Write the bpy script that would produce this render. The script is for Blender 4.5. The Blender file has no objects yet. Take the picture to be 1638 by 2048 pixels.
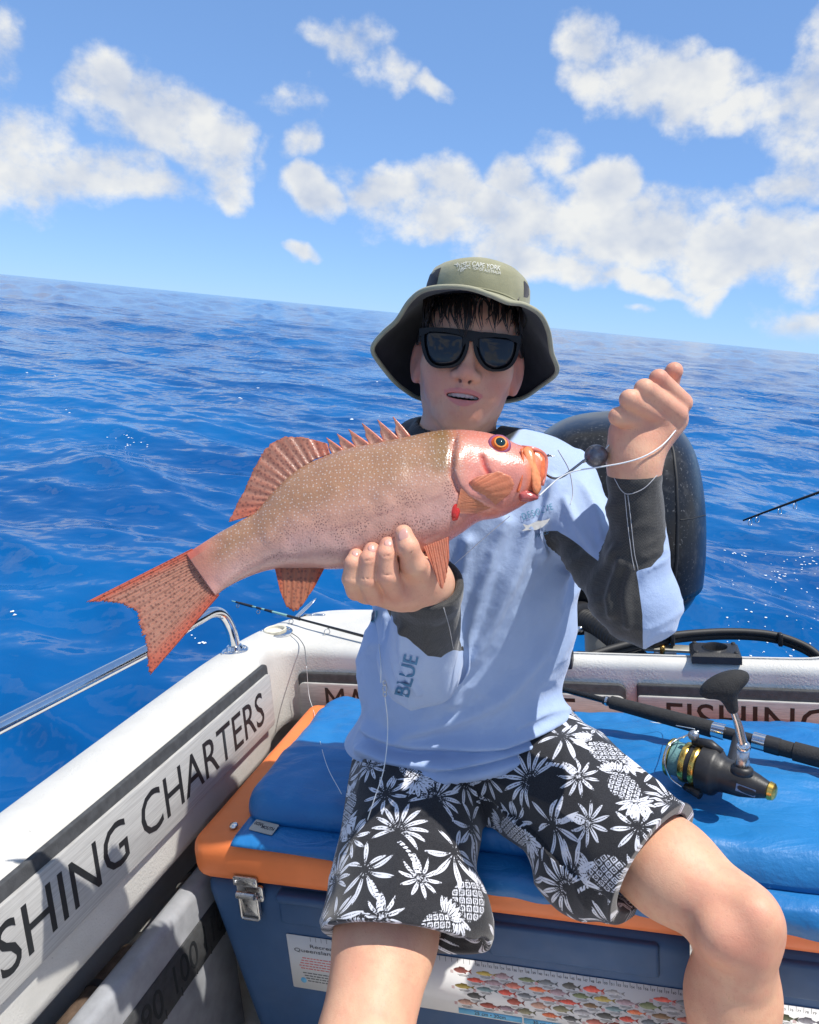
import bpy, bmesh, math, random
import numpy as np
from mathutils import Matrix, Vector
from mathutils.bvhtree import BVHTree
random.seed(7); RNG = np.random.default_rng(7)
sc = bpy.context.scene
COL = sc.collection
PI = math.pi

# ------------------------------------------------------------------ camera
FPX, CX, CY, WPX, HPX = 1514.0, 819.0, 1024.0, 1638.0, 2048.0
CAM_H = 1.45                                   # eye height above the sea
PITCH, ROLL = math.radians(14.6), math.radians(5.58)
cam_d = bpy.data.cameras.new('camera')
cam = bpy.data.objects.new('camera', cam_d); COL.objects.link(cam)
cam.matrix_world = Matrix.Translation((0, 0, CAM_H)) @ Matrix.Rotation(PI/2-PITCH, 4, 'X') @ Matrix.Rotation(ROLL, 4, 'Z')
cam_d.sensor_fit = 'VERTICAL'; cam_d.sensor_height = 36.0
cam_d.lens = 36.0*FPX/HPX
cam_d.clip_start = 0.02; cam_d.clip_end = 20000
sc.camera = cam
CAMR = np.array(cam.matrix_world.to_3x3())

# the boat heels on the water: its own frame is x = starboard, y = aft, z = up, origin at the camera
def nrm(v):
    v = np.asarray(v, float); return v/np.linalg.norm(v)
_r = nrm((5719, 171, 1514)); _a = nrm((481, 334, -1514)); _e = _r@_a
_r2 = nrm(_r-_a*_e/2); _u = nrm(np.cross(_r2, nrm(_a-_r*_e/2))); _a = nrm(np.cross(_u, _r2)); _r = _r2
CAMB = np.stack([_r, _a, _u], 0)               # camera vector -> boat frame
BW = CAMR @ CAMB.T                             # boat frame -> world
W0 = np.array([0, 0, CAM_H])

# ------------------------------------------------------------------ light
SUN_B = nrm((.505, -.05, .86)); SUN_W = BW @ SUN_B
SUN_EL = math.asin(SUN_W[2]); SUN_AZ = math.atan2(SUN_W[0], SUN_W[1])
sun_d = bpy.data.lights.new('sun', 'SUN'); sun_d.energy = 3.75; sun_d.angle = math.radians(.55); sun_d.color = (1, .955, .88)
sun = bpy.data.objects.new('sun', sun_d); COL.objects.link(sun)
sun.rotation_euler = Vector(SUN_W).to_track_quat('Z', 'Y').to_euler(); sun.location = (3, 1, 8)

sc.view_settings.view_transform = 'Standard'; sc.view_settings.look = 'None'
sc.view_settings.gamma = 1; sc.view_settings.exposure = 0.56; sc.view_settings.use_curve_mapping = False
sc.render.engine = 'CYCLES'
sc.cycles.use_denoising = True
try: sc.cycles.denoiser = 'OPENIMAGEDENOISE'; sc.cycles.denoising_input_passes = 'RGB_ALBEDO_NORMAL'
except Exception: pass
sc.cycles.max_bounces = 8; sc.cycles.transparent_max_bounces = 12
sc.cycles.caustics_reflective = False; sc.cycles.caustics_refractive = False
sc.cycles.sample_clamp_indirect = 6.0

# ------------------------------------------------------------------ pixel of the photograph -> ray
def camray(px, py): return np.array([(px-CX)/FPX, -(py-CY)/FPX, -1.0])
def ray(px, py): return CAMB @ camray(px, py)
def PD(px, py, d): return ray(px, py)*d                      # at a depth
def PX(px, py, x): v = ray(px, py); return v*(x/v[0])        # on a plane of the boat frame
def PY(px, py, y): v = ray(px, py); return v*(y/v[1])
def PZ(px, py, z): v = ray(px, py); return v*(z/v[2])
def PPL(px, py, o, n): v = ray(px, py); return v*((np.dot(o, n))/np.dot(v, n))
def wdir(px, py): return nrm(CAMR @ camray(px, py))
CAM_RIGHT, CAM_UP, CAM_BACK = CAMB[:, 0].copy(), CAMB[:, 1].copy(), CAMB[:, 2].copy()

# ------------------------------------------------------------------ node helpers
class NT:
    def __init__(s, tree): s.t = tree; s.n = tree.nodes; s.l = tree.links
    def node(s, typ, **kw):
        nd = s.n.new(typ)
        for k, v in kw.items():
            if k == 'ins':
                for i, val in v.items(): s.put(nd, i, val)
            else: setattr(nd, k, v)
        return nd
    def put(s, nd, i, val):
        if isinstance(val, bpy.types.NodeSocket): s.l.new(val, nd.inputs[i])
        elif isinstance(val, bpy.types.Node): s.l.new(val.outputs[0], nd.inputs[i])
        else: nd.inputs[i].default_value = val
    def math(s, op, a, b=None, c=None, clamp=False):
        nd = s.n.new('ShaderNodeMath'); nd.operation = op; nd.use_clamp = clamp
        for i, v in enumerate((a, b, c)):
            if v is not None: s.put(nd, i, v)
        return nd.outputs[0]
    def vmath(s, op, a, b=None, scale=None):
        nd = s.n.new('ShaderNodeVectorMath'); nd.operation = op
        s.put(nd, 0, a)
        if b is not None: s.put(nd, 1, b)
        if scale is not None: s.put(nd, 3, scale)
        return nd.outputs[1] if op in ('LENGTH', 'DOT_PRODUCT', 'DISTANCE') else nd.outputs[0]
    def mix(s, f, a, b, blend='MIX'):
        nd = s.n.new('ShaderNodeMix'); nd.data_type = 'RGBA'; nd.blend_type = blend
        s.put(nd, 0, f); s.put(nd, 6, a if not isinstance(a, tuple) else rgba(a)); s.put(nd, 7, b if not isinstance(b, tuple) else rgba(b))
        return nd.outputs[2]
    def noise(s, vec=None, scale=5, detail=2, rough=.5, dim='3D', dist=0):
        nd = s.n.new('ShaderNodeTexNoise'); nd.noise_dimensions = dim
        if vec is not None: s.put(nd, 'Vector', vec)
        s.put(nd, 'Scale', scale); s.put(nd, 'Detail', detail); s.put(nd, 'Roughness', rough); s.put(nd, 'Distortion', dist)
        return nd.outputs[0]
    def ramp(s, f, stops, interp='LINEAR'):
        nd = s.n.new('ShaderNodeValToRGB'); s.put(nd, 0, f); cr = nd.color_ramp; cr.interpolation = interp
        while len(cr.elements) < len(stops): cr.elements.new(.5)
        for e, (p, c) in zip(cr.elements, stops): e.position = p; e.color = rgba(c)
        return nd.outputs[0]
    def mrange(s, v, a, b, c=0., d=1., smooth=True):
        nd = s.n.new('ShaderNodeMapRange'); nd.interpolation_type = 'SMOOTHSTEP' if smooth else 'LINEAR'
        s.put(nd, 0, v); s.put(nd, 1, a); s.put(nd, 2, b); s.put(nd, 3, c); s.put(nd, 4, d)
        return nd.outputs[0]
    def attr(s, name, out=2):
        nd = s.n.new('ShaderNodeAttribute'); nd.attribute_name = name; return nd.outputs[out]
    def bump(s, h, strength=.3, dist=.01, normal=None):
        nd = s.n.new('ShaderNodeBump'); s.put(nd, 'Strength', strength); s.put(nd, 'Distance', dist); s.put(nd, 'Height', h)
        if normal is not None: s.put(nd, 'Normal', normal)
        return nd.outputs[0]
    def coord(s, which='Object'):
        return s.n.new('ShaderNodeTexCoord').outputs[which]
def rgba(c):
    if isinstance(c, (int, float)): return (c, c, c, 1)
    return tuple(c) if len(c) == 4 else (*c, 1)
def srgb(r, g, b):
    f = lambda x: x/12.92 if x <= .04045 else ((x+.055)/1.055)**2.4
    return tuple(f(v/255) for v in (r, g, b))
def new_mat(name):
    m = bpy.data.materials.new(name); m.use_nodes = True
    nt = NT(m.node_tree); b = nt.n['Principled BSDF']
    return m, nt, b
def simple(name, col, rough=.5, metal=0., spec=.5, var=.12, vscale=30, bump=0., bscale=200, coat=0., bdist=.001, rvar=.0):
    m, nt, b = new_mat(name)
    co = nt.coord('Object')
    nz = nt.noise(co, vscale, 4, .6)
    k = nt.mrange(nz, .25, .75, 1-var, 1+var, False)
    c = nt.vmath('SCALE', rgba(col)[:3], scale=k)
    nt.put(b, 'Base Color', c); nt.put(b, 'Metallic', metal); nt.put(b, 'Specular IOR Level', spec)
    if rvar: nt.put(b, 'Roughness', nt.mrange(nt.noise(co, vscale*1.7, 3, .6), .3, .7, rough-rvar, rough+rvar, False))
    else: nt.put(b, 'Roughness', rough)
    if coat: nt.put(b, 'Coat Weight', coat); nt.put(b, 'Coat Roughness', .08)
    if bump: nt.put(b, 'Normal', nt.bump(nt.noise(co, bscale, 3, .6), bump, bdist))
    return m

# ------------------------------------------------------------------ world: clear tropical sky with cumulus
def build_world():
    w = bpy.data.worlds.new('World'); sc.world = w; w.use_nodes = True
    nt = NT(w.node_tree); bg = nt.n['Background']
    sky = nt.node('ShaderNodeTexSky', sky_type='NISHITA', sun_disc=False)
    sky.sun_elevation = SUN_EL; sky.sun_rotation = SUN_AZ
    sky.altitude = 0; sky.air_density = .6; sky.dust_density = 0; sky.ozone_density = 2.0
    d = nt.coord('Generated')
    d = nt.vmath('NORMALIZE', d)
    sep = nt.node('ShaderNodeSeparateXYZ', ins={0: d})
    az = nt.math('ARCTAN2', sep.outputs[0], sep.outputs[1]); el = nt.math('ARCSINE', sep.outputs[2])
    warp = nt.node('ShaderNodeTexNoise'); nt.put(warp, 'Vector', d); nt.put(warp, 'Scale', 9.); nt.put(warp, 'Detail', 3.)
    wv = nt.vmath('SCALE', nt.vmath('SUBTRACT', warp.outputs[1], (.5, .5, .5)), scale=.11)
    ae = nt.vmath('ADD', nt.node('ShaderNodeCombineXYZ', ins={0: az, 1: el}).outputs[0], nt.vmath('MULTIPLY', wv, (1, 1, 0)))
    blobs = [  # px, py, rx, ry, weight
        (225,180,85,65,1),(320,235,110,80,1),(415,315,85,90,1),(350,300,120,60,.9),(440,375,60,45,1),
        (20,250,110,85,.85),(40,335,140,70,.95),(190,340,160,62,.95),(270,380,130,40,.95),(5,105,45,60,.7),
        (635,85,45,32,.5),(705,112,75,48,.8),(765,160,60,38,.72),(850,190,55,20,.5),(575,212,95,34,.62),
        (618,300,56,50,.85),(635,392,72,34,.95),(605,497,34,22,.85),(520,335,30,45,.4),
        (1190,75,56,50,.95),(1200,150,70,65,.8),(1290,155,110,75,1),(1400,190,90,70,1),(1475,222,55,38,.9),
        (1625,190,75,105,1),(1610,290,60,65,.8),(1575,375,55,45,.75),
        (790,395,110,62,1),(905,385,95,72,1),(985,445,160,85,1),(1055,365,62,55,1.1),(1135,430,130,85,1.05),(1210,370,75,68,1.1),
        (1300,450,160,95,1.05),(1420,485,140,75,1.05),(1550,505,140,75,1.05),(1640,490,100,66,1.05),(1100,525,210,48,1.),(1180,470,220,70,1.),(860,440,150,60,1.),(1480,500,200,60,1.),
        (1260,555,170,30,.9),(1460,545,170,40,.95),(1120,305,48,48,.55),(1400,582,58,26,.75),(1600,632,75,36,.75),(1285,622,30,14,.6),(1460,400,60,35,.5),
        (-150,320,150,80,.95),(-330,250,150,100,.95),(1790,480,160,70,1),(1960,430,140,80,.9),(1820,120,150,90,.9)]
    acc = None
    for px, py, rx, ry, wt in blobs:
        v = wdir(px, py); a0, e0 = math.atan2(v[0], v[1]), math.asin(v[2])
        sx, sy = math.cos(e0)*FPX/rx/1.04, FPX/ry/1.04
        mq = nt.n.new('ShaderNodeVectorMath'); mq.operation = 'MULTIPLY_ADD'; nt.put(mq, 0, ae); nt.put(mq, 1, (sx, sy, 0)); nt.put(mq, 2, (-a0*sx, -e0*sy, 0)); q = mq.outputs[0]
        val = nt.math('MULTIPLY_ADD', nt.vmath('DOT_PRODUCT', q, q), -wt*.9, wt*.9)
        acc = val if acc is None else nt.math('MAXIMUM', acc, val)
    # unseen rest of the sky: scattered cumulus, cover raised for fill light
    gen = nt.noise(nt.vmath('MULTIPLY', d, (1, 1, 1.8)), 3.2, 2, .5)
    gen = nt.mrange(gen, .42, .58, -1, 1.)
    out = nt.math('MAXIMUM', nt.mrange(nt.math('ABSOLUTE', nt.math('ADD', az, -.08)), .72, .95), nt.mrange(el, .55, .75))
    gen = nt.math('ADD', gen, nt.math('MULTIPLY_ADD', out, 2., -2.))
    acc = nt.math('MAXIMUM', nt.math('MAXIMUM', acc, gen), -1.2)
    dn = nt.vmath('MULTIPLY', d, (1, 1, 1.25))
    f1 = nt.noise(dn, 16, 7, .60)
    f2 = nt.noise(nt.vmath('ADD', dn, (.012, .004, .02)), 15, 3, .55)
    big = nt.noise(dn, 7, 2, .5)
    dens = nt.math('ADD', acc, nt.math('MULTIPLY_ADD', f1, 2.1, -1.15))
    alpha = nt.mrange(dens, -.02, .78)
    alpha = nt.math('MULTIPLY', alpha, nt.mrange(el, .0, .035))
    alpha = nt.math('MULTIPLY', alpha, .93)
    lit = nt.math('MULTIPLY_ADD', nt.math('SUBTRACT', f1, f2), 1.5, .62)
    lit = nt.math('ADD', lit, nt.math('MULTIPLY_ADD', big, .55, -.27))
    lit = nt.math('ADD', lit, nt.mrange(dens, .3, 1.7, .22, -.22), None, True)
    ccol = nt.ramp(lit, [(0, srgb(140, 151, 173)), (.5, srgb(172, 179, 191)), (1, srgb(206, 206, 203))])
    ccol = nt.vmath('SCALE', ccol, scale=1/.15)
    sk = nt.node('ShaderNodeGamma', ins={0: nt.vmath('SCALE', sky.outputs[0], scale=.15), 1: .43}).outputs[0]
    sk = nt.vmath('MULTIPLY', sk, (.295/.15, .455/.15, .70/.15))
    col = nt.mix(alpha, sk, ccol)
    nt.put(bg, 'Color', col); bg.inputs['Strength'].default_value = .15
    w.cycles.sampling_method = 'MANUAL'; w.cycles.sample_map_resolution = 512
build_world()

# ------------------------------------------------------------------ object helpers (vertices are given in the boat frame)
BASE = {}
def thing(name, label, cat, base, group=None, kind=None):
    o = bpy.data.objects.new(name, None); COL.objects.link(o)
    o.empty_display_size = .05
    base = np.asarray(base, float)
    M = Matrix(BW.tolist()).to_4x4(); M.translation = Vector(W0+BW@base)
    o.matrix_world = M; BASE[o.name] = base
    tag(o, label, cat, group, kind)
    return o
def tag(o, label=None, cat=None, group=None, kind=None):
    if label: o['label'] = label
    if cat: o['category'] = cat
    if group: o['group'] = group
    if kind: o['kind'] = kind
    return o
def root_base(o):
    while o.parent is not None: o = o.parent
    return BASE[o.name]
def part(name, V, F, mat, parent, smooth=True, attrs=None, uv=None, sharp=None, fmat=None, label=None):
    V = np.asarray(V, float).reshape(-1, 3)
    V = V-root_base(parent)
    me = bpy.data.meshes.new(name)
    fast_mesh(me, V, F)
    mats = mat if isinstance(mat, (list, tuple)) else [mat]
    for m in mats: me.materials.append(m)
    if fmat is not None: me.polygons.foreach_set('material_index', np.asarray(fmat, np.int32))
    if smooth: me.shade_smooth()
    if sharp: me.set_sharp_from_angle(angle=math.radians(sharp))
    for k, a in (attrs or {}).items():
        a = np.asarray(a, np.float32)
        if a.ndim == 1: me.attributes.new(k, 'FLOAT', 'POINT').data.foreach_set('value', a)
        elif a.shape[1] == 3: me.attributes.new(k, 'FLOAT_VECTOR', 'POINT').data.foreach_set('vector', a.ravel())
        else: me.attributes.new(k, 'FLOAT_COLOR', 'POINT').data.foreach_set('color', a.ravel())
    o = bpy.data.objects.new(name, me); COL.objects.link(o); o.parent = parent
    if label: o['label'] = label
    return o
def fast_mesh(me, V, F):
    V = np.asarray(V, np.float32)
    me.vertices.add(len(V)); me.vertices.foreach_set('co', V.ravel())
    if isinstance(F, np.ndarray):
        n, k = F.shape; idx = F.ravel().astype(np.int32); st = np.arange(n, dtype=np.int32)*k; tot = np.full(n, k, np.int32)
    else:
        tot = np.array([len(f) for f in F], np.int32); idx = np.array([i for f in F for i in f], np.int32)
        st = np.concatenate([[0], np.cumsum(tot)[:-1]]).astype(np.int32)
    me.loops.add(len(idx)); me.loops.foreach_set('vertex_index', idx)
    me.polygons.add(len(tot)); me.polygons.foreach_set('loop_start', st)
    me.update(calc_edges=True); me.validate()
def merge(parts):
    Vs, Fs, o = [], [], 0
    for V, F in parts:
        V = np.asarray(V, float).reshape(-1, 3); Vs.append(V)
        Fs += [[int(i)+o for i in f] for f in F]; o += len(V)
    return np.concatenate(Vs), Fs
def loft(rings, closed=True, caps=True, close_path=False):
    R = np.asarray(rings, float); m, n = R.shape[:2]; F = []
    for i in range(m if close_path else m-1):
        a, b = i*n, ((i+1) % m)*n
        for j in range(n if closed else n-1):
            k = (j+1) % n; F.append([a+j, a+k, b+k, b+j])
    if caps and closed and not close_path:
        F.append(list(range(n))[::-1]); F.append([(m-1)*n+j for j in range(n)])
    return R.reshape(-1, 3), F
def frames(path):
    P = np.asarray(path, float); T = np.gradient(P, axis=0); T /= np.linalg.norm(T, axis=1)[:, None]+1e-12
    up = np.array([0, 0, 1.]) if abs(T[0] @ [0, 0, 1.]) < .9 else np.array([0, 1., 0])
    N = np.cross(up, T[0]); N /= np.linalg.norm(N); Ns, Bs = [], []
    for t in T:
        N = N-t*(N@t); N /= np.linalg.norm(N)+1e-12; Ns.append(N.copy()); Bs.append(np.cross(t, N))
    return P, T, np.array(Ns), np.array(Bs)
def tube(path, rad, seg=10, caps=True, close=False):
    P, T, N, Bn = frames(path); r = np.broadcast_to(np.asarray(rad, float), (len(P),))
    th = np.linspace(0, 2*PI, seg, endpoint=False)
    rings = P[:, None]+r[:, None, None]*(np.cos(th)[None, :, None]*N[:, None]+np.sin(th)[None, :, None]*Bn[:, None])
    return loft(rings, True, caps, close)
def spline(pts, n=40, close=False):
    P = np.asarray(pts, float)
    if close: P = np.concatenate([P[-1:], P, P[:2]])
    else: P = np.concatenate([2*P[:1]-P[1:2], P, 2*P[-1:]-P[-2:-1]])
    m = len(P)-3; out = []
    ts = np.linspace(0, m, n, endpoint=not close)
    for t in ts:
        i = min(int(t), m-1); u = t-i; a, b, c, d = P[i:i+4]
        out.append(.5*((2*b)+(c-a)*u+(2*a-5*b+4*c-d)*u*u+(3*b-a-3*c+d)*u**3))
    return np.array(out)
def bm_geo(fn):
    bm = bmesh.new(); fn(bm); bm.verts.ensure_lookup_table(); bm.verts.index_update()
    V = np.array([v.co[:] for v in bm.verts]); F = [[v.index for v in f.verts] for f in bm.faces]; bm.free()
    return V, F
def rbox(lo, hi, r=.01, seg=2, taper=None):
    lo, hi = np.asarray(lo, float), np.asarray(hi, float)
    def fn(bm):
        bmesh.ops.create_cube(bm, size=1)
        for v in bm.verts:
            t = np.array(v.co)+.5; v.co = lo+(hi-lo)*t
            if taper is not None and t[2] < .5:
                c = (lo+hi)/2; v.co.x = c[0]+(v.co.x-c[0])*taper[0]; v.co.y = c[1]+(v.co.y-c[1])*taper[1]
        if r > 0: bmesh.ops.bevel(bm, geom=list(bm.edges), offset=r, segments=seg, profile=.5, affect='EDGES')
    return bm_geo(fn)
def prism(outline, depth, bevel=0., seg=2):
    """outline (n,2) extruded 0..depth in local z, top edge bevelled"""
    O = np.asarray(outline, float)
    def fn(bm):
        vs = [bm.verts.new((x, y, 0)) for x, y in O]; f = bm.faces.new(vs)
        r = bmesh.ops.extrude_face_region(bm, geom=[f])
        nv = [g for g in r['geom'] if isinstance(g, bmesh.types.BMVert)]
        for v in nv: v.co.z += depth
        bmesh.ops.recalc_face_normals(bm, faces=bm.faces[:])
        if bevel:
            es = [e for e in bm.edges if all(abs(v.co.z-depth) < 1e-6 for v in e.verts)]
            bmesh.ops.bevel(bm, geom=es, offset=bevel, segments=seg, profile=.5, affect='EDGES')
    return bm_geo(fn)
def rrect(w, h, r, n=5, cx=0, cy=0):
    out = []
    for sx, sy, a0 in ((1, 1, 0), (-1, 1, 90), (-1, -1, 180), (1, -1, 270)):
        for i in range(n):
            a = math.radians(a0+90*i/(n-1)); out.append((cx+sx*(w/2-r)+r*math.cos(a), cy+sy*(h/2-r)+r*math.sin(a)))
    return np.array(out)
def place(V, o, ex, ey, ez):
    V = np.asarray(V, float); return np.asarray(o)+V[:, :1]*np.asarray(ex)+V[:, 1:2]*np.asarray(ey)+V[:, 2:3]*np.asarray(ez)
def axes_from(z, xhint):
    z = nrm(z); x = nrm(np.asarray(xhint)-z*np.dot(xhint, z)); return x, np.cross(z, x), z
def ellipsoid(c, ax, seg=20, rings=12):
    ax = np.asarray(ax, float)
    if ax.ndim == 1: ax = np.diag(ax)
    V = [np.asarray(c)+ax[2]]; 
    for i in range(1, rings):
        a = PI*i/rings
        for j in range(seg):
            b = 2*PI*j/seg; V.append(np.asarray(c)+math.sin(a)*(math.cos(b)*ax[0]+math.sin(b)*ax[1])+math.cos(a)*ax[2])
    V.append(np.asarray(c)-ax[2]); F = []
    for j in range(seg):
        k = (j+1) % seg; F.append([0, 1+j, 1+k]); L = len(V)-1; b = 1+(rings-2)*seg; F.append([L, b+k, b+j])
    for i in range(rings-2):
        for j in range(seg):
            k = (j+1) % seg; a, b = 1+i*seg, 1+(i+1)*seg; F.append([a+j, b+j, b+k, a+k])
    return np.array(V), F
def lathe(prof, o, axis, xh=(1, .1, .05), seg=24, caps=True):
    ex, ey, ez = axes_from(axis, xh); th = np.linspace(0, 2*PI, seg, endpoint=False)
    rings = [np.asarray(o)+ez*t+r*(np.cos(th)[:, None]*ex+np.sin(th)[:, None]*ey) for t, r in prof]
    return loft(rings, True, caps)
def text_geo(s, extrude=0., bold=0., spacing=1.):
    cu = bpy.data.curves.new('txt', 'FONT'); cu.body = s; cu.extrude = extrude; cu.offset = bold; cu.space_character = spacing; cu.resolution_u = 3
    ob = bpy.data.objects.new('txt', cu); COL.objects.link(ob)
    dg = bpy.context.evaluated_depsgraph_get(); me = bpy.data.meshes.new_from_object(ob.evaluated_get(dg))
    V = np.array([v.co[:] for v in me.vertices]); F = [list(p.vertices) for p in me.polygons]
    bpy.data.objects.remove(ob); bpy.data.curves.remove(cu); bpy.data.meshes.remove(me)
    lo, hi = V.min(0), V.max(0); V[:, 0] = (V[:, 0]-lo[0])/(hi[0]-lo[0]); V[:, 1] = (V[:, 1]-lo[1])/(hi[1]-lo[1])
    return V, F                                # fills the unit square
def text_fit(s, w, h, extrude=.0005, **k):
    V, F = text_geo(s, 1., **k); V = V.copy(); z = V[:, 2]; V[:, 2] = np.where(z > 0, extrude, 0); V[:, 0] *= w; V[:, 1] *= h
    return V, F
def vnoise(P, scale=1., seed=0):
    """smooth value noise on points, -1..1"""
    P = np.asarray(P, np.float64)*scale+seed*17.31; i = np.floor(P).astype(np.int64); f = P-i; f = f*f*(3-2*f)
    def h(ix, iy, iz):
        n = (ix*374761393+iy*668265263+iz*2147483647+seed*971) & 0x7fffffff
        n = ((n ^ (n >> 13))*1274126177) & 0x7fffffff
        return ((n ^ (n >> 16)) & 0xffff)/32767.5-1
    r = 0
    for dx in (0, 1):
        for dy in (0, 1):
            for dz in (0, 1):
                wgt = (f[:, 0] if dx else 1-f[:, 0])*(f[:, 1] if dy else 1-f[:, 1])*(f[:, 2] if dz else 1-f[:, 2])
                r = r+wgt*h(i[:, 0]+dx, i[:, 1]+dy, i[:, 2]+dz)
    return r
def sstep(a, b, x):
    t = np.clip((x-a)/(b-a), 0, 1); return t*t*(3-2*t)
# ------------------------------------------------------------------ the sea
def build_water():
    rr = [0.9]
    while rr[-1] < 9000: rr.append(rr[-1]*(1.0105 if rr[-1] < 60 else 1.03))
    rr = np.array(rr)
    front = np.arange(-.80, .88, .0052); rest = np.linspace(.88, 2*PI-.80, 110)[:-1]
    th = np.concatenate([front, rest]); nA = len(th)
    Rg, Tg = np.meshgrid(rr, th, indexing='ij')
    X, Y = Rg*np.sin(Tg), Rg*np.cos(Tg)
    rng = np.random.default_rng(11); Zd = np.zeros_like(X); Xd = X.copy(); Yd = Y.copy()
    wind = math.radians(205)
    dr = np.gradient(rr)[:, None]*np.ones((1, nA))
    for k in range(110):
        lam = .22*(26/.22)**(rng.random()); kk = 2*PI/lam
        a = wind+rng.normal(0, .55)
        slope = .036 if lam < 1.0 else (.030 if lam < 3 else .007)
        amp = slope/kk*(.5+rng.random())
        ph = rng.random()*2*PI
        att = np.clip(lam/(3.2*dr)-.5, 0, 1)*np.clip(2.2-Rg/(120*lam), 0, 1)
        arg = kk*(X*math.sin(a)+Y*math.cos(a))+ph
        Zd += amp*att*np.cos(arg); q = .75*amp*att*np.sin(arg)
        Xd -= q*math.sin(a); Yd -= q*math.cos(a)
    jit = rng.normal(size=X.shape)
    for _ in range(2): jit = (jit+np.roll(jit, 1, 0)+np.roll(jit, -1, 0))/3
    for _ in range(2): jit = (jit+np.roll(jit, 1, 1)+np.roll(jit, -1, 1))/3
    jit /= jit.std(); Zd += jit*np.minimum(.05*dr, .30)*np.clip((Rg-8)/30, 0, 1)
    V = np.stack([Xd, Yd, Zd], -1).reshape(-1, 3)
    m = len(rr); i = np.arange(m-1)[:, None]*nA; j = np.arange(nA)[None, :]; k = (j+1) % nA
    F = np.stack([i+j, i+nA+j, i+nA+k, i+k], -1).reshape(-1, 4)
    me = bpy.data.meshes.new('water'); fast_mesh(me, V, F); me.shade_smooth()
    m_, nt, b = new_mat('sea_water'); me.materials.append(m_)
    co = nt.coord('Object')
    big = nt.noise(co, .35, 3, .5)
    nt.put(b, 'Base Color', nt.mix(nt.mrange(big, .35, .65), srgb(2, 68, 126), srgb(7, 90, 150)))
    nt.put(b, 'Roughness', .09); nt.put(b, 'IOR', 1.333); nt.put(b, 'Specular IOR Level', .5)
    st = nt.vmath('MULTIPLY', co, (1, 1.0, 1))
    n2 = nt.noise(st, 4.5, 1, .4); n3 = nt.noise(st, 15, 1, .4)
    h = nt.math('ADD', nt.math('MULTIPLY', n2, .035), nt.math('MULTIPLY', n3, .004))
    nt.put(b, 'Normal', nt.bump(h, 1., 1.0))
    o = bpy.data.objects.new('water', me); COL.objects.link(o)
    tag(o, 'deep blue rippled open sea reaching the horizon', 'sea', kind='structure')
    return o
build_water()
# ------------------------------------------------------------------ materials of the boat
def gelcoat():
    m, nt, b = new_mat('white_gelcoat'); co = nt.coord('Object')
    n1 = nt.noise(co, 9, 5, .6)
    c = nt.mix(nt.mrange(n1, .3, .75), (.62, .61, .575), (.53, .52, .485))
    spk = nt.mrange(nt.noise(co, 160, 2, .5), .70, .76, 0, .5)
    c = nt.mix(spk, c, (.30, .28, .25))
    nt.put(b, 'Base Color', c); nt.put(b, 'Roughness', .5); nt.put(b, 'Specular IOR Level', .35)
    grain = nt.noise(co, 210, 2, .6)
    region = nt.mrange(nt.noise(co, 7, 2, .5), .40, .55)
    h = nt.math('MULTIPLY', grain, nt.math('MULTIPLY_ADD', region, .8, .15))
    nt.put(b, 'Normal', nt.bump(h, .35, .0030)); return m
M_WHITE = gelcoat()
M_CHROME = simple('stainless', (.72, .72, .72), .14, 1., var=.08, vscale=60, rvar=.05)
M_BLACKPL = simple('black_plastic', (.018, .018, .02), .45, var=.25, vscale=80, bump=.25, bscale=300)
M_RUBBER = simple('black_rubber', (.016, .016, .017), .6, var=.3, vscale=50, bump=.2, bscale=200)
M_DARKFOAM = simple('dark_grey_foam', (.05, .052, .055), .75, var=.35, vscale=70, bump=.4, bscale=350)
M_LETTER = simple('black_lettering', (.012, .014, .016), .6, var=.2)
M_CREAM = simple('cream_cup', (.62, .58, .46), .5, var=.2, vscale=90)
def brushed():
    m, nt, b = new_mat('brushed_grey_foam'); co = nt.coord('Object')
    s = nt.noise(nt.vmath('MULTIPLY', co, (30, 14, 900)), 1, 3, .6)
    blot = nt.noise(co, 12, 4, .6)
    c = nt.mix(nt.mrange(s, .3, .7), (.34, .335, .325), (.47, .465, .45))
    c = nt.mix(nt.mrange(blot, .55, .8, 0, .5), c, (.28, .265, .25))
    nt.put(b, 'Base Color', c); nt.put(b, 'Roughness', .8); nt.put(b, 'Specular IOR Level', .2)
    nt.put(b, 'Normal', nt.bump(s, .25, .001)); return m
M_BRUSHED = brushed()
M_FLOOR = simple('deck_floor', (.78, .77, .73), .7, var=.12, vscale=20, bump=.4, bscale=260)  # pale tone chosen so the floor and unseen deck bounce sunlight up
M_PANEL = simple('grey_pocket_panel', (.30, .31, .33), .5, var=.22, vscale=25, bump=.1)

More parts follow.
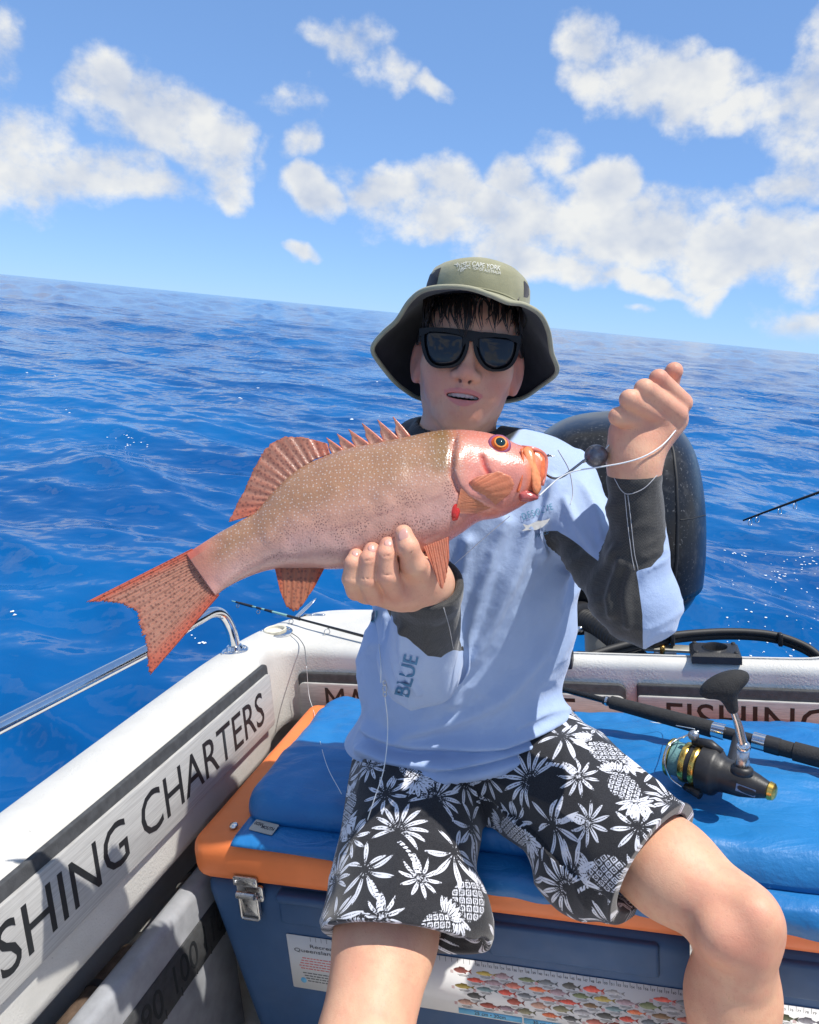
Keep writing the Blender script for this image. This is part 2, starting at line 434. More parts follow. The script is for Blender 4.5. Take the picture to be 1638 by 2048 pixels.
# ------------------------------------------------------------------ boat
def build_boat():
    boat = thing('fishing_boat', 'white fibreglass fishing boat with lettered grey panels inside the gunwale', 'boat', (0, .6, -1.27))
    half = [((-.80,-2.2),(-.945,-2.2),-.61),((-.80,-1.),(-.945,-1.),-.612),((-.80,0),(-.945,0),-.612),((-.80,.7),(-.945,.7),-.612),((-.80,1.2),(-.945,1.2),-.614),((-.80,1.40),(-.944,1.44),-.618),
        ((-.822,1.475),(-.937,1.60),-.628),((-.832,1.54),(-.915,1.74),-.64),((-.815,1.585),(-.868,1.84),-.648),((-.76,1.598),(-.79,1.895),-.652),
        ((-.6,1.598),(-.6,1.907),-.654),((-.45,1.598),(-.44,1.902),-.656),((-.37,1.598),(-.365,1.855),-.658),((-.32,1.598),(-.325,1.74),-.66),
        ((-.27,1.598),(-.27,1.675),-.662),((-.15,1.598),(-.15,1.662),-.663)]
    c = .05
    full = half+[((2*c-i[0], i[1]), (2*c-o[0], o[1]), z) for i, o, z in half[::-1]]
    arr = np.array([[*i, *o, z] for i, o, z in full]); S = spline(arr, 260)
    rings = []
    for ix, iy, ox, oy, z in S:
        w = math.hypot(ox-ix, oy-iy); dx, dy = (ox-ix)/w, (oy-iy)/w
        r1, r2 = min(.028, w*.35), min(.03, w*.4)
        sec = [(.085, -1.28), (.085, -.9), (.07, -.868), (.018, -.852), (.004, -.842), (0, -.825), (0, z-r1-.03)]
        sec += [(r1-r1*math.cos(a), z-r1+r1*math.sin(a)) for a in np.linspace(0, PI/2, 7)]
        sec += [(w*t, z+.006*math.sin(PI*t)) for t in (.3, .5, .7)] if w > .1 else [(w*.5, z+.001)]*3
        sec += [(w-r2+r2*math.sin(a), z-r2+r2*math.cos(a)) for a in np.linspace(0, PI/2, 6)]
        sec += [(w, z-.12), (w-.03, -1.1), (w-.09, -1.75)]
        rings.append([(ix+dx*d, iy+dy*d, zz) for d, zz in sec])
    V, F = loft(rings, closed=False)
    part('gunwale', V, F, M_WHITE, boat, sharp=None)
    V, F = rbox((-.9, -2.2, -1.30), (1.0, 1.62, -1.262), .004, 1); part('floor', V, F, M_FLOOR, boat, False)

    V, F = rbox((-.90, -2.2, -.66), (1.0, -.22, -.622), .02, 3); part('bounce_deck', V, F, M_FLOOR, boat)  # unseen deck added forward of the camera to bounce sunlight onto the sitter
    # lettered panels on the side (plane x = -.80) and on the transom (plane y = 1.598)
    def panel(o, ex, ey, ez, w, h, strip, words, r=.012, cham=True):
        """o = lower left corner of plate; ex along, ey up, ez out of the wall"""
        out = rrect(w, h+strip, r, 5, w/2, (h+strip)/2)
        V, F = prism(out, .009, .003); bk = part('sign_backing', place(V, o, ex, ey, ez), F, M_DARKFOAM, boat, sharp=35)
        out = rrect(w-.004, h, r, 5, w/2, h/2)
        V, F = prism(out, .006, .002); pl = part('sign_plate', place(V, o+ez*.0085, ex, ey, ez), F, M_BRUSHED, boat, sharp=35)
        for s, u0, v0, tw, th in words:
            V, F = text_fit(s, tw, th, .0009)
            part('lettering', place(V, o+ez*.0143+ex*u0+ey*v0, ex, ey, ez), F, M_LETTER, pl, False)
    ex, ey, ez = np.array([0, 1., .021]), np.array([0, -.02, 1.]), np.array([1., 0, 0])
    ex, ey = nrm(-ex)*-1, nrm(ey)
    # side: reads towards aft; the dark edge above the plate
    o = np.array([-.7985, .10, -.7475])
    panel(o, nrm((0, 1, -.018)), nrm((0, .018, 1)), ez, 1.335, .122, .022, [('FISHING', .482, .026, .325, .074), ('CHARTERS', .845, .026, .440, .074)])
    ez = np.array([0, -1., 0]); ex = np.array([1., 0, 0]); ey = np.array([0, 0, 1.])
    panel(np.array([-.795, 1.5975, -.845]), ex, ey, ez, .775, .105, .024, [('MAC', .072, .030, .155, .066), ('IE', .612, .030, .055, .066)], .016)
    panel(np.array([.002, 1.5975, -.845]), ex, ey, ez, .86, .108, .024, [('FISHING', .06, .031, .315, .066)], .006)

    # side pocket with its rule strip
    V, F = rbox((-.80, -.7, -1.262), (-.758, 1.125, -.885), .014, 3); pk = part('pocket_panel', V, F, M_PANEL, boat)
    V, F = rbox((-.762, -.7, -1.024), (-.7545, 1.115, -.943), .002, 1); rs = part('rule_strip', V, F, M_DARKFOAM, boat, False)
    ex, ey, ez = np.array([0, 1., 0]), np.array([0, 0, 1.]), np.array([1., 0, 0])
    for s, y, w in (('90', .838, .055), ('100', .927, .072), ('110', 1.022, .065)):
        V, F = text_fit(s, w, .052, .0009); part('rule_number', place(V, np.array([-.7546, y, -1.008]), ex, ey, ez), F, M_LETTER, rs, False)
    for k in range(7):
        y = .80+k*.0475
        V, F = rbox((-.7548, y-.001, -1.024), (-.7538, y+.001, -1.008), 0); part('rule_tick', V, F, M_LETTER, rs, False)

    # grab rail
    zb = -.617; b0 = PZ(470, 1302, zb)
    x = b0[0]
    path = [b0, b0+[0, 0, .03], b0+[-.004, -.004, .065], b0+[-.008, -.022, .097], b0+[-.012, -.055, .112], b0+[-.016, -.11, .113]]
    e1 = PX(300, 1299, x-.02); e2 = PX(0, 1452, x-.02)
    path += [b0*.5+e1*.5+np.array([-.008, 0, .055]), e1, e2, e2*2-e1, e2*4-e1*3]
    path[6] = (path[5]+e1)/2
    pp = np.concatenate([spline(np.array(path[:8]), 60), spline(np.array(path[7:]), 14)[1:]])
    V, F = tube(pp, .0125, 18); rail = part('grab_rail', V, F, M_CHROME, boat)
    V, F = lathe([(-.004, .031), (.002, .031), (.005, .028), (.007, .020), (.014, .017), (.016, .0128)], b0, (0, 0, 1)); part('rail_flange', V, F, M_CHROME, rail, sharp=40)
    for a in (.4, 2.4, 4.6):
        V, F = lathe([(0, .0035), (.0075, .0035), (.0085, .002)], b0+[.024*math.cos(a), .024*math.sin(a), 0], (0, 0, 1), seg=10); part('screw', V, F, M_CHROME, rail)

    # flush rod holder on the quarter deck
    c0 = PZ(551, 1266, -.640)
    V, F = lathe([(-.005, .044), (.002, .044), (.005, .040), (.005, .0275)], c0, (0, 0, 1), caps=False, seg=36); h = part('rod_holder', V, F, M_CHROME, boat, sharp=40)
    V, F = lathe([(.004, .029), (.011, .029), (.0125, .027), (.011, .0235), (-.05, .022), (-.051, .001)], c0, (0, 0, 1), caps=False, seg=36); part('cup', V, F, M_CREAM, h, sharp=50)
    for a in (.5, 3.3): 
        V, F = lathe([(.004, .004), (.0075, .004), (.008, .002)], c0+[.035*math.cos(a), .035*math.sin(a), 0], (0, 0, 1), seg=10); part('screw', V, F, M_CHROME, h)
    # cleat: tilted oval blade on two feet
    d0 = PZ(603, 1240, -.655); dd = float(np.dot(d0, -CAM_BACK))
    A, Bp = PD(573, 1252, dd-.02), PD(633, 1196, dd+.02); mid = (A+Bp)/2; L = np.linalg.norm(Bp-A)
    ax = nrm(Bp-A); nb = nrm(np.cross(ax, np.cross(CAM_UP, ax))); nb = nrm(CAM_UP*.5-CAM_RIGHT*.6+CAM_BACK*.3); nb = nrm(nb-ax*(nb@ax)); sd = np.cross(nb, ax)
    V, F = ellipsoid(mid, np.stack([ax*L/2, sd*.013, nb*.0035]), 24, 12); cl = part('cleat', V, F, M_CHROME, boat)
    for px in (618, 640):
        q = PZ(px, 1236, -.655); V, F = rbox(q+[-.016, -.006, -.002], q+[.016, .006, .012], .004, 2); part('cleat_foot', V, F, M_CHROME, cl)

    # black square rod holder and a hinge plate on the transom cap
    def sq_holder(c, w, dpt, hgt, rh):
        n = 32; th = np.linspace(0, 2*PI, n, endpoint=False)
        k = 1/np.maximum(np.abs(np.cos(th)), np.abs(np.sin(th))); sq = np.stack([np.cos(th)*k, np.sin(th)*k], 1)
        R = lambda p, z, sx, sy: np.stack([c[0]+p[:, 0]*sx, c[1]+p[:, 1]*sy, np.full(n, c[2]+z)], 1)
        ci = np.stack([np.cos(th), np.sin(th)], 1)
        return loft([R(sq, 0, w/2, dpt/2), R(sq, hgt-.006, w/2, dpt/2), R(sq, hgt, w/2-.006, dpt/2-.006), R(ci, hgt+.001, rh+.004, rh+.004), R(ci, hgt+.004, rh+.002, rh+.002), R(ci, hgt, rh, rh), R(ci, -.05, rh*.95, rh*.95)], True, False)
    c1 = PZ(1434, 1330, -.664); c1[1] = 1.632
    V, F = sq_holder(c1, .098, .072, .022, .023); h2 = part('rod_holder', V, F, M_BLACKPL, boat, sharp=40, label='black square rod holder')
    for sx in (-1, 1):
        for sy in (-1, 1):
            V, F = lathe([(0, .0045), (.0245, .0045), (.0255, .003)], c1+[sx*.039, sy*.026, 0], (0, 0, 1), seg=10); part('screw', V, F, M_RUBBER, h2)
    c2 = PZ(1128, 1322, -.655); V, F = rbox(c2+[-.03, -.02, -.012], c2+[.019, .03, .016], .004, 2); hg = part('hinge_plate', V, F, M_BLACKPL, boat)
    V, F = lathe([(0, .004), (.019, .004), (.02, .002)], c2+[.006, -.006, 0], (0, 0, 1), seg=10); part('screw', V, F, M_CHROME, hg)
    return boat
BOAT = build_boat()
# ------------------------------------------------------------------ icebox
M_NAVY = simple('navy_polyethylene', (.026, .080, .190), .55, var=.12, vscale=14, bump=.12, bscale=160, rvar=.08)
M_ORANGE = simple('orange_polyethylene', (.83, .215, .062), .48, var=.07, vscale=14, bump=.12, bscale=160, rvar=.08)
M_STEEL = simple('dull_steel', (.55, .55, .55), .32, 1., var=.15, vscale=90, rvar=.1)
M_STICKER = simple('sticker_white', (.72, .72, .72), .4, var=.03, vscale=20)
M_INK = simple('sticker_ink', (.04, .04, .05), .5)
M_CYAN = simple('sticker_cyan', (.16, .50, .78), .45)
def colour_attr_mat(name, rough=.5, spec=.4):
    m, nt, b = new_mat(name); nt.put(b, 'Base Color', nt.attr('col', 0)); nt.put(b, 'Roughness', rough); nt.put(b, 'Specular IOR Level', spec); return m
M_PRINT = colour_attr_mat('colour_print')
def build_icebox():
    box = thing('icebox', 'large navy icebox with orange lid under the blue cushion', 'icebox', (0, 1.28, -1.262))
    x0, x1, y0, y1 = -.752, .80, 1.03, 1.555
    V, F = rbox((x0, y0, -1.26), (x1, y1, -.862), .03, 4)
    t = np.clip((-.862-V[:, 2])/.40, 0, 1); V[:, 0] += np.where(V[:, 0] < 0, 1, -1)*.082*t; V[:, 1] += np.where(V[:, 1] < 1.28, .012, -.05)*t
    part('body', V, F, M_NAVY, box)
    V, F = rbox((x0-.006, y0-.012, -.862), (x1+.006, y1+.01, -.776), .03, 5); lid = part('lid', V, F, M_ORANGE, box)
    t = np.clip((V[:, 2]+.84)/.06, 0, 1); 
    # moulded panels on the front
    for a, b_, z0, z1 in ((-.60, -.30, -1.22, -.90), (-.235, .045, -.925, -.885), (.10, .42, -1.22, -.90), (-.225, .02, -.93, -.872)):
        if z1 < -.88 and z0 > -1: continue
    def fy(z): return y0+.012*((-.862-z)/.40)
    for a, b_, z0, z1 in ((-.235, .025, -.935, -.876), (-.60, -.275, -.93, -.878), (.10, .45, -.935, -.876)):
        V, F = rbox((a, fy(z0)-.006, z0), (b_, fy(z0)+.03, z1), .006, 3); part('moulded_panel', V, F, M_NAVY, box)
    # draw latches
    def latch(xc, rz=0):
        ly = y0-.0135
        V, F = prism(rrect(.046, .018, .004), .004, .0015); lt = part('latch', place(V, (xc, ly, -.845), (1, 0, 0), (0, 0, 1), (0, -1, 0)), F, M_STEEL, box, sharp=40)
        n = 24; th = np.linspace(0, 2*PI, n, endpoint=False)
        V, F = prism(rrect(.050, .030, .005), .005, .0015); part('latch_base', place(V, (xc, y0-.001, -.875), (1, 0, 0), (0, 0, 1), (0, -1, 0)), F, M_STEEL, lt, sharp=40)
        V, F = tube(np.array([(xc-.017, ly-.006, -.869), (xc+.017, ly-.006, -.869)]), .006, 14); part('latch_roller', V, F, M_STEEL, lt, sharp=40)
        V, F = prism(rrect(.036, .046, .005), .006, .002); part('latch_lever', place(V, (xc, y0-.006, -.898), (1, 0, 0), (0, -.06, 1), (0, -1, -.06)), F, M_STEEL, lt, sharp=40)
        o = rrect(.034, .044, .005, 6); pth = np.array([(xc+a, y0-.0135, -.898+b) for a, b in o]); V, F = tube(pth, .0022, 8, False, True); part('latch_lever', V, F, M_STEEL, lt)
        for sx in (-1, 1):
            V, F = lathe([(0, .003), (.003, .003), (.004, .0015)], (xc+sx*.018, ly-.003, -.845), (0, -1, 0), seg=10); part('rivet', V, F, M_STEEL, lt)
            V, F = lathe([(0, .003), (.003, .003), (.004, .0015)], (xc+sx*.021, y0-.005, -.881), (0, -1, 0), seg=10); part('rivet', V, F, M_STEEL, lt)
    latch(-.650); latch(.092)
    V, F = rbox((-.60, y0-.012, -.885), (-.44, y0+.02, -.869), .006, 3); part('handle', V, F, M_NAVY, box)
    # measuring sticker
    nx, nz_, out = np.array([1., 0, .004]), nrm((0, -.030, 1)), nrm((0, -1, -.030))
    ox = -.594; H = .110; o = np.array([ox, fy(-1.06)-.0012, -1.0625])
    V, F = prism(rrect(.92, H, .002, 3, .46, H/2), .0006); stk = part('rule_sticker', place(V, o, nx, nz_, out), F, M_STICKER, box, False)
    o2 = o+out*.0008
    W = lambda u, v, h=0.: o2+nx*u+nz_*v+out*h
    V0, F0 = [], []; C0 = []
    def poly(pts, col, h=0.):
        b = len(V0); V0.extend([W(u, v, h) for u, v in pts]); C0.extend([rgba(col)]*len(pts)); F0.append(list(range(b, b+len(pts))))
    rg = np.random.default_rng(3)
    zero = .035
    for cm in range(1, 88):
        u = zero+cm*.01; poly([(u, H), (u+.0006, H), (u+.0006, H-.009), (u, H-.009)], (.03, .03, .04))
    # printed fish: lens body, forked tail, fins
    cols = [srgb(176, 96, 84), srgb(120, 116, 88), srgb(92, 104, 70), srgb(196, 62, 48), srgb(214, 104, 62), srgb(150, 60, 44), srgb(160, 140, 60), srgb(150, 150, 156), srgb(92, 100, 110), srgb(110, 82, 52), srgb(140, 118, 130), srgb(60, 62, 64), srgb(176, 136, 120), srgb(96, 124, 132)]
    def fish(u, v, L, Hh, col):
        n = 13; s = np.linspace(0, 1, n); env = Hh*np.sin(PI*np.clip(s*.93+.04, 0, 1))**.8*(1-.35*s)
        b = len(V0); dark = np.array(col)*.55; lite = np.clip(np.array(col)*1.5+.08, 0, .8)
        for i in range(n):
            for t, cc in ((1, dark), (.3, np.array(col)), (-1, lite)):
                V0.append(W(u+s[i]*L*.8, v+env[i]*t*.5, .0002)); C0.append(rgba(tuple(np.clip(cc*rg.uniform(.8, 1.2), 0, 1))))
        for i in range(n-1):
            for j in range(2): F0.append([b+i*3+j, b+i*3+j+1, b+i*3+4+j, b+i*3+3+j])
        e = env[-1]*.5
        poly([(u+L*.79, v+e), (u+L*.79, v-e), (u+L, v-Hh*.42), (u+L*.92, v), (u+L, v+Hh*.42)], tuple(dark), .0002)
        poly([(u+L*.25, v+env[3]*.45), (u+L*.62, v+env[8]*.4), (u+L*.60, v+env[8]*.5+Hh*.14), (u+L*.33, v+env[4]*.5+Hh*.16)], tuple(dark), .0001)
        poly([(u+L*.5, v-env[7]*.45), (u+L*.66, v-env[9]*.45), (u+L*.66, v-env[8]*.5-Hh*.15)], tuple(dark), .0001)
        poly([(u+L*.09, v+Hh*.06), (u+L*.115, v+Hh*.06), (u+L*.115, v+Hh*.13), (u+L*.09, v+Hh*.13)], (.01, .01, .01), .0004)
    for c in range(18):
        for r in range(5):
            u = .30+c*.034+(.017 if r % 2 else 0)+rg.uniform(-.003, .003); v = H-.0225-r*.0155
            L, Hh = rg.uniform(.029, .036), rg.uniform(.009, .014)
            if rg.random() < .07: continue
            fish(u, v, L, Hh, cols[(c*5+r*3+int(rg.integers(3))) % len(cols)])
            for q in range(2): poly([(u+.006+q*.002, v-Hh*.62-q*.0022), (u+.025-q*.003, v-Hh*.62-q*.0022), (u+.025-q*.003, v-Hh*.62-.0010-q*.0022), (u+.006+q*.002, v-Hh*.62-.0010-q*.0022)], (.12, .12, .13))
            if rg.random() < .5:
                for q in range(3): poly([(u-.006, v-.002-q*.002), (u-.001, v-.002-q*.002), (u-.001, v-.0029-q*.002), (u-.006, v-.0029-q*.002)], (.5, .10, .10))
    for k in range(9):                                   # notice at the left end: red and black lines of small print
        wd = .075-.02*abs(k-3)/4; v = H-.046-k*.0054-(.004 if k > 4 else 0)
        c = (.55, .12, .12) if k < 5 else (.08, .08, .09)
        u = .055-wd/2
        while u < .055+wd/2:
            dw = rg.uniform(.003, .009); poly([(u, v), (u+dw, v), (u+dw, v+.0021), (u, v+.0021)], c); u += dw+.0014
    part('fish_prints', V0, F0, M_PRINT, stk, False, attrs={'col': np.array(C0)})['kind'] = 'stuff'
    def words(s, u, v, w, h, mat, hh=.0003):
        V, F = text_fit(s, w, h, .0002); part('lettering', place(V, W(u, v, hh), nx, nz_, out), F, mat, stk, False)
    words('Queensland a', .012, H-.034, .088, .0085, M_INK); words('Recreati', .043, H-.022, .05, .007, M_INK)
    V, F = lathe([(0, .0055), (.0003, .0055)], W(.022, .018), out, seg=20); part('emblem', V, F, M_CYAN, stk, False)
    for u0, u1, s, w in ((.300, .405, '25 cm \u2022 30cm', .052), (.408, .488, '30 cm \u2022 35 cm', .05), (.491, .58, '38 cm', .024), (.583, .90, '45 cm', .024)):
        V, F = prism([(u0, .002), (u1, .002), (u1, .0125), (u0, .0125)], .0002); part('rule_band', place(V, W(0, 0, .0001), nx, nz_, out), F, M_CYAN, stk, False)
        if s != '45 cm': words(s, (u0+u1)/2-w/2, .0040, w, .0065, M_INK, .0005)
    for cm in list(range(30, 64))+list(range(72, 88)):
        words(str(cm), zero+cm*.01+.0018, H-.0092, .005, .0042, M_INK)
    return box
BOX = build_icebox()

# ------------------------------------------------------------------ blue vinyl cushion
def vinyl():
    m, nt, b = new_mat('blue_vinyl'); co = nt.coord('Object')
    n1 = nt.noise(co, 6, 4, .6)
    c = nt.mix(nt.mrange(n1, .3, .7), (.010, .135, .38), (.015, .175, .44))
    sc_ = nt.mrange(nt.noise(nt.vmath('MULTIPLY', co, (8, 50, 50)), 2.2, 3, .6, dist=.6), .66, .72, 0, .22)
    c = nt.mix(sc_, c, (.10, .34, .66))
    nt.put(b, 'Base Color', c); nt.put(b, 'Roughness', nt.mrange(n1, .3, .7, .33, .46)); nt.put(b, 'Specular IOR Level', .5)
    cr = nt.noise(co, 190, 3, .6); wr = nt.noise(nt.vmath('MULTIPLY', co, (1, 2.2, 1)), 11, 3, .5, dist=.8)
    h = nt.math('ADD', nt.math('MULTIPLY', cr, .0012), nt.math('MULTIPLY', wr, .010))
    nt.put(b, 'Normal', nt.bump(h, .55, 1.)); return m
M_VINYL = vinyl()
def build_cushion():
    cu = thing('seat_cushion', 'blue vinyl seat cushion snapped onto the orange icebox lid', 'cushion', (0, 1.28, -.775))
    xa, xb, ya, yb = -.686, .70, 1.070, 1.520
    n = 110; rings = []; zb, H, R = -.768, .044, .04
    def outline(d):
        w, h = xb-xa-2*d, yb-ya-2*d; r = max(.062-d, .004); pts = []
        for sx, sy, a0 in ((1, 1, 0), (-1, 1, 90), (-1, -1, 180), (1, -1, 270)):
            for i in range(9):
                a = math.radians(a0+90*i/8); pts.append(((xa+xb)/2+sx*(w/2-r)+r*math.cos(a)*1, (ya+yb)/2+sy*(h/2-r)+r*math.sin(a)))
        P = np.array(pts); Q = []
        for i in range(len(P)):
            a, b = P[i], P[(i+1) % len(P)]; m = {8: n, 26: n, 17: 36, 35: 36}.get(i, 1)
            for k in range(m): Q.append(a+(b-a)*k/m)
        return np.array(Q)
    first = outline(0)
    rings.append(np.c_[outline(.012), np.full(len(first), zb-.004)])
    ds = list(R*(1-np.cos(np.linspace(0, PI/2, 9))))+list(np.linspace(R, .2249, 26)[1:])
    for d in ds:
        P = outline(d); z = zb+H*math.sqrt(max(0, 1-(1-min(d/R, 1))**2))+.006*min(d/.2, 1)
        rings.append(np.c_[P, np.full(len(P), z)])
    V, F = loft(rings, True, False)
    x, y = V[:, 0], V[:, 1]; inn = np.clip((V[:, 2]-zb)/H, 0, 1)
    P3 = np.c_[x, y, np.zeros(len(x))]
    dz = .010*vnoise(P3*[1, 2.4, 1]+[.3*0, 0, 0], 9, 1)+.004*vnoise(P3*[1.5, 2.5, 1], 26, 2)
    sit = np.exp(-(((x+.25)/.20)**2+((y-1.28)/.17)**2)**2)
    # the pad sags under the sitter and puffs up behind him, folds on the right
    dz += -.030*sit+.006*np.sin(38*(y-.25*x)+3*vnoise(P3, 5, 3))*sstep(-.05, .2, x)
    dz += .006*np.exp(-((x+.62)/.12)**2)*np.sin((y-1.05)/.47*PI)
    dz -= .014*sstep(1.34, 1.50, y)*sstep(-.5, -.1, x)
    V[:, 2] += dz*inn*np.clip(inn*1.2, 0, 1)
    V[:, 1] -= .032*sstep(1.30, 1.08, y)*np.clip((x+.68)/.9, 0, 1)
    # bulging front
    V[:, 1] += np.where(y < 1.09, -.006*np.sin(22*x+1)*inn, 0)
    pad = part('pad', V, F, M_VINYL, cu)
    edge = np.c_[outline(.004), np.full(len(first), zb+.006)]; edge[:, 1] -= .032*sstep(1.30, 1.08, edge[:, 1])*np.clip((edge[:, 0]+.68)/.9, 0, 1); V, F = tube(edge[::2], .0032, 6, False, True); part('piping', V, F, M_VINYL, pad)
    # skirt that folds over the front of the lid
    xs = np.linspace(-.668, .70, 120); rings = []
    zend = np.interp(xs, [-.67, -.56, -.457, -.226, .2, .7], [-.7785, -.781, -.786, -.806, -.815, -.82])
    for xx, ze in zip(xs, zend):
        w = .002*math.sin(31*xx)+.0015*math.sin(83*xx+1)
        yf = 1.0125
        pth = [(1.10, -.771), (1.045, -.7715), (1.028, -.7735+w*.3), (yf+.004, -.7765), (yf-.0035, -.7805), (yf-.0055-w, min(-.786, ze*.5-.786*.5)), (yf-.0065-w*1.4, ze)]
        if ze > -.785: pth = [(1.10, -.771), (1.06, -.771), (1.045, -.7715), (1.034, -.772), (1.026, -.7735), (1.020, -.775), (1.014, ze)]
        rings.append([(xx, a, b) for a, b in pth]+[(xx, a-.0022, b+.0016) for a, b in pth[::-1]])
    V, F = loft(rings, True, True); sk = part('skirt', V, F, M_VINYL, cu)
    q = PZ(467, 1648, -.768); V, F = lathe([(0, .0078), (.002, .0078), (.004, .006), (.0046, .001)], q+[0, 0, -.004], (0, -.15, 1)); part('snap_button', V, F, M_CHROME, sk)
    # maker's tag
    c = PZ(528, 1655, -.7665); ex = nrm(PZ(560, 1664, -.767)-PZ(497, 1648, -.767)); ez = nrm((0, -.2, 1)); ey = np.cross(ez, ex)
    V, F = prism(rrect(.050, .024, .002, 3), .0015, .0005); tg = part('tag', place(V, c, ex, ey, ez), F, simple('tag_grey', (.42, .41, .37), .6), sk, sharp=40)
    for s, u, v, w, h in (('OCEAN', -.022, .000, .018, .007), ('MOUTH', -.004, -.004, .026, .007)):
        V, F = text_fit(s, w, h, .0004, bold=.02); part('lettering', place(V, c+ex*u+ey*v+ez*.0016, ex, ey, ez), F, M_INK, tg, False)
    return cu
CUSH = build_cushion()
# ------------------------------------------------------------------ the fish
def fd(px, py): return .912+.015*(px-700)/900-.050*(py-1000)/300      # depth of the fish's mid plane: head and back lie further off
def FP(px, py, off=0.):
    return PD(px, py, fd(px, py)-off)
_o = FP(700, 1000); FN = nrm(np.cross(FP(800, 1000)-_o, FP(700, 900)-_o))
if FN@CAM_BACK < 0: FN = -FN
def bvh_of(o):
    me = o.data; n = len(me.vertices); co = np.empty(n*3, np.float32); me.vertices.foreach_get('co', co); co = co.reshape(-1, 3)+root_base(o)
    return BVHTree.FromPolygons([Vector(c) for c in co.tolist()], [tuple(p.vertices) for p in me.polygons])
def hit(bvh, px, py, default=None):
    v = ray(px, py); r = bvh.ray_cast(Vector((0, 0, 0)), Vector(nrm(v)))
    if r[0] is None: return default, None
    n = np.array(r[1]); n = n if n@v < 0 else -n
    return np.array(r[0]), n
def polyres(P, n):
    P = np.asarray(P, float); L = np.r_[0, np.cumsum(np.linalg.norm(np.diff(P, axis=0), axis=1))]; t = np.linspace(0, L[-1], n)
    return np.stack([np.interp(t, L, P[:, k]) for k in range(P.shape[1])], 1)
def fish_skin(name, dots=True, rough=.3):
    m, nt, b = new_mat(name)
    uv = nt.attr('fuv', 1); c = nt.attr('col', 0)
    nz = nt.noise(uv, 55, 5, .65)
    c = nt.mix(nt.mrange(nz, .35, .7, 0, .36), c, nt.vmath('MULTIPLY', c, (.62, .55, .52)))
    if dots:
        d = nt.attr('dots', 2)
        vo = nt.node('ShaderNodeTexVoronoi', voronoi_dimensions='2D', ins={'Vector': uv, 'Scale': 185., 'Randomness': .7})
        sp = nt.mrange(vo.outputs['Distance'], .08, .21, .36, 0)
        c = nt.mix(nt.math('MULTIPLY', sp, nt.mrange(d, 0, 1)), c, srgb(214, 214, 216))
        vo2 = nt.node('ShaderNodeTexVoronoi', voronoi_dimensions='2D', ins={'Vector': uv, 'Scale': 330., 'Randomness': 1.})
        sp2 = nt.math('MULTIPLY', nt.mrange(vo2.outputs['Distance'], .14, .30, 1, 0), nt.mrange(nt.noise(uv, 40, 3, .6), .42, .6))
        c = nt.mix(nt.math('MULTIPLY', sp2, nt.attr('dark', 2)), c, srgb(96, 62, 54))
    else:
        vo2 = nt.node('ShaderNodeTexVoronoi', voronoi_dimensions='2D', ins={'Vector': uv, 'Scale': 165., 'Randomness': .8})
        sp2 = nt.mrange(vo2.outputs['Distance'], .16, .30, 1, 0)
        c = nt.mix(nt.math('MULTIPLY', sp2, nt.attr('dark', 2)), c, srgb(104, 62, 58))
    nt.put(b, 'Base Color', c); nt.put(b, 'Roughness', nt.mrange(nz, .3, .7, rough-.08, rough+.14)); nt.put(b, 'Specular IOR Level', .6); nt.put(b, 'Coat Weight', .35 if dots else .1); nt.put(b, 'Coat Roughness', .12)
    nt.put(b, 'Subsurface Weight', .12); nt.put(b, 'Subsurface Radius', (.01, .004, .003)); nt.put(b, 'Subsurface Scale', .5)
    scl = nt.node('ShaderNodeTexVoronoi', voronoi_dimensions='2D', ins={'Vector': uv, 'Scale': 420.})
    h = nt.math('ADD', nt.math('MULTIPLY', scl.outputs['Distance'], .5), nz)
    nt.put(b, 'Normal', nt.bump(h, .3, .0012))
    if not dots:
        tr = nt.node('ShaderNodeBsdfTranslucent', ins={'Color': c}); mx = nt.node('ShaderNodeMixShader', ins={0: .38, 1: b.outputs[0], 2: tr.outputs[0]}); nt.l.new(mx.outputs[0], nt.n['Material Output'].inputs[0])
    return m
M_FISH = fish_skin('fish_skin'); M_FIN = fish_skin('fish_fin', False, .35)
def flesh(name, c, rough=.25):
    m, nt, b = new_mat(name); co = nt.coord('Object'); nz = nt.noise(co, 120, 4, .6)
    nt.put(b, 'Base Color', nt.mix(nt.mrange(nz, .3, .7), c, tuple(x*.68 for x in c))); nt.put(b, 'Roughness', rough)
    nt.put(b, 'Subsurface Weight', .2); nt.put(b, 'Subsurface Radius', (.01, .003, .002)); nt.put(b, 'Subsurface Scale', .4)
    nt.put(b, 'Normal', nt.bump(nz, .3, .001)); return m
def puffy(poly, depth_fn, h, rings=8, back=.004, n=40, twist=None):
    P = polyres(np.asarray(list(poly)+[poly[0]], float), n+1)[:-1]; c = P.mean(0)
    out = []
    for s in np.linspace(0, 1, rings):
        k = 1-s; z = h*math.sqrt(max(0, 1-k*k))
        out.append([PD(c[0]+(p[0]-c[0])*max(k, .02), c[1]+(p[1]-c[1])*max(k, .02), depth_fn(c[0]+(p[0]-c[0])*max(k, .02), c[1]+(p[1]-c[1])*max(k, .02))-z) for p in P])
    bk = [[PD(c[0]+(p[0]-c[0])*k, c[1]+(p[1]-c[1])*k, depth_fn(p[0], p[1])+back) for p in P] for k in (.3, .9)]
    return loft(bk+out, True, True)

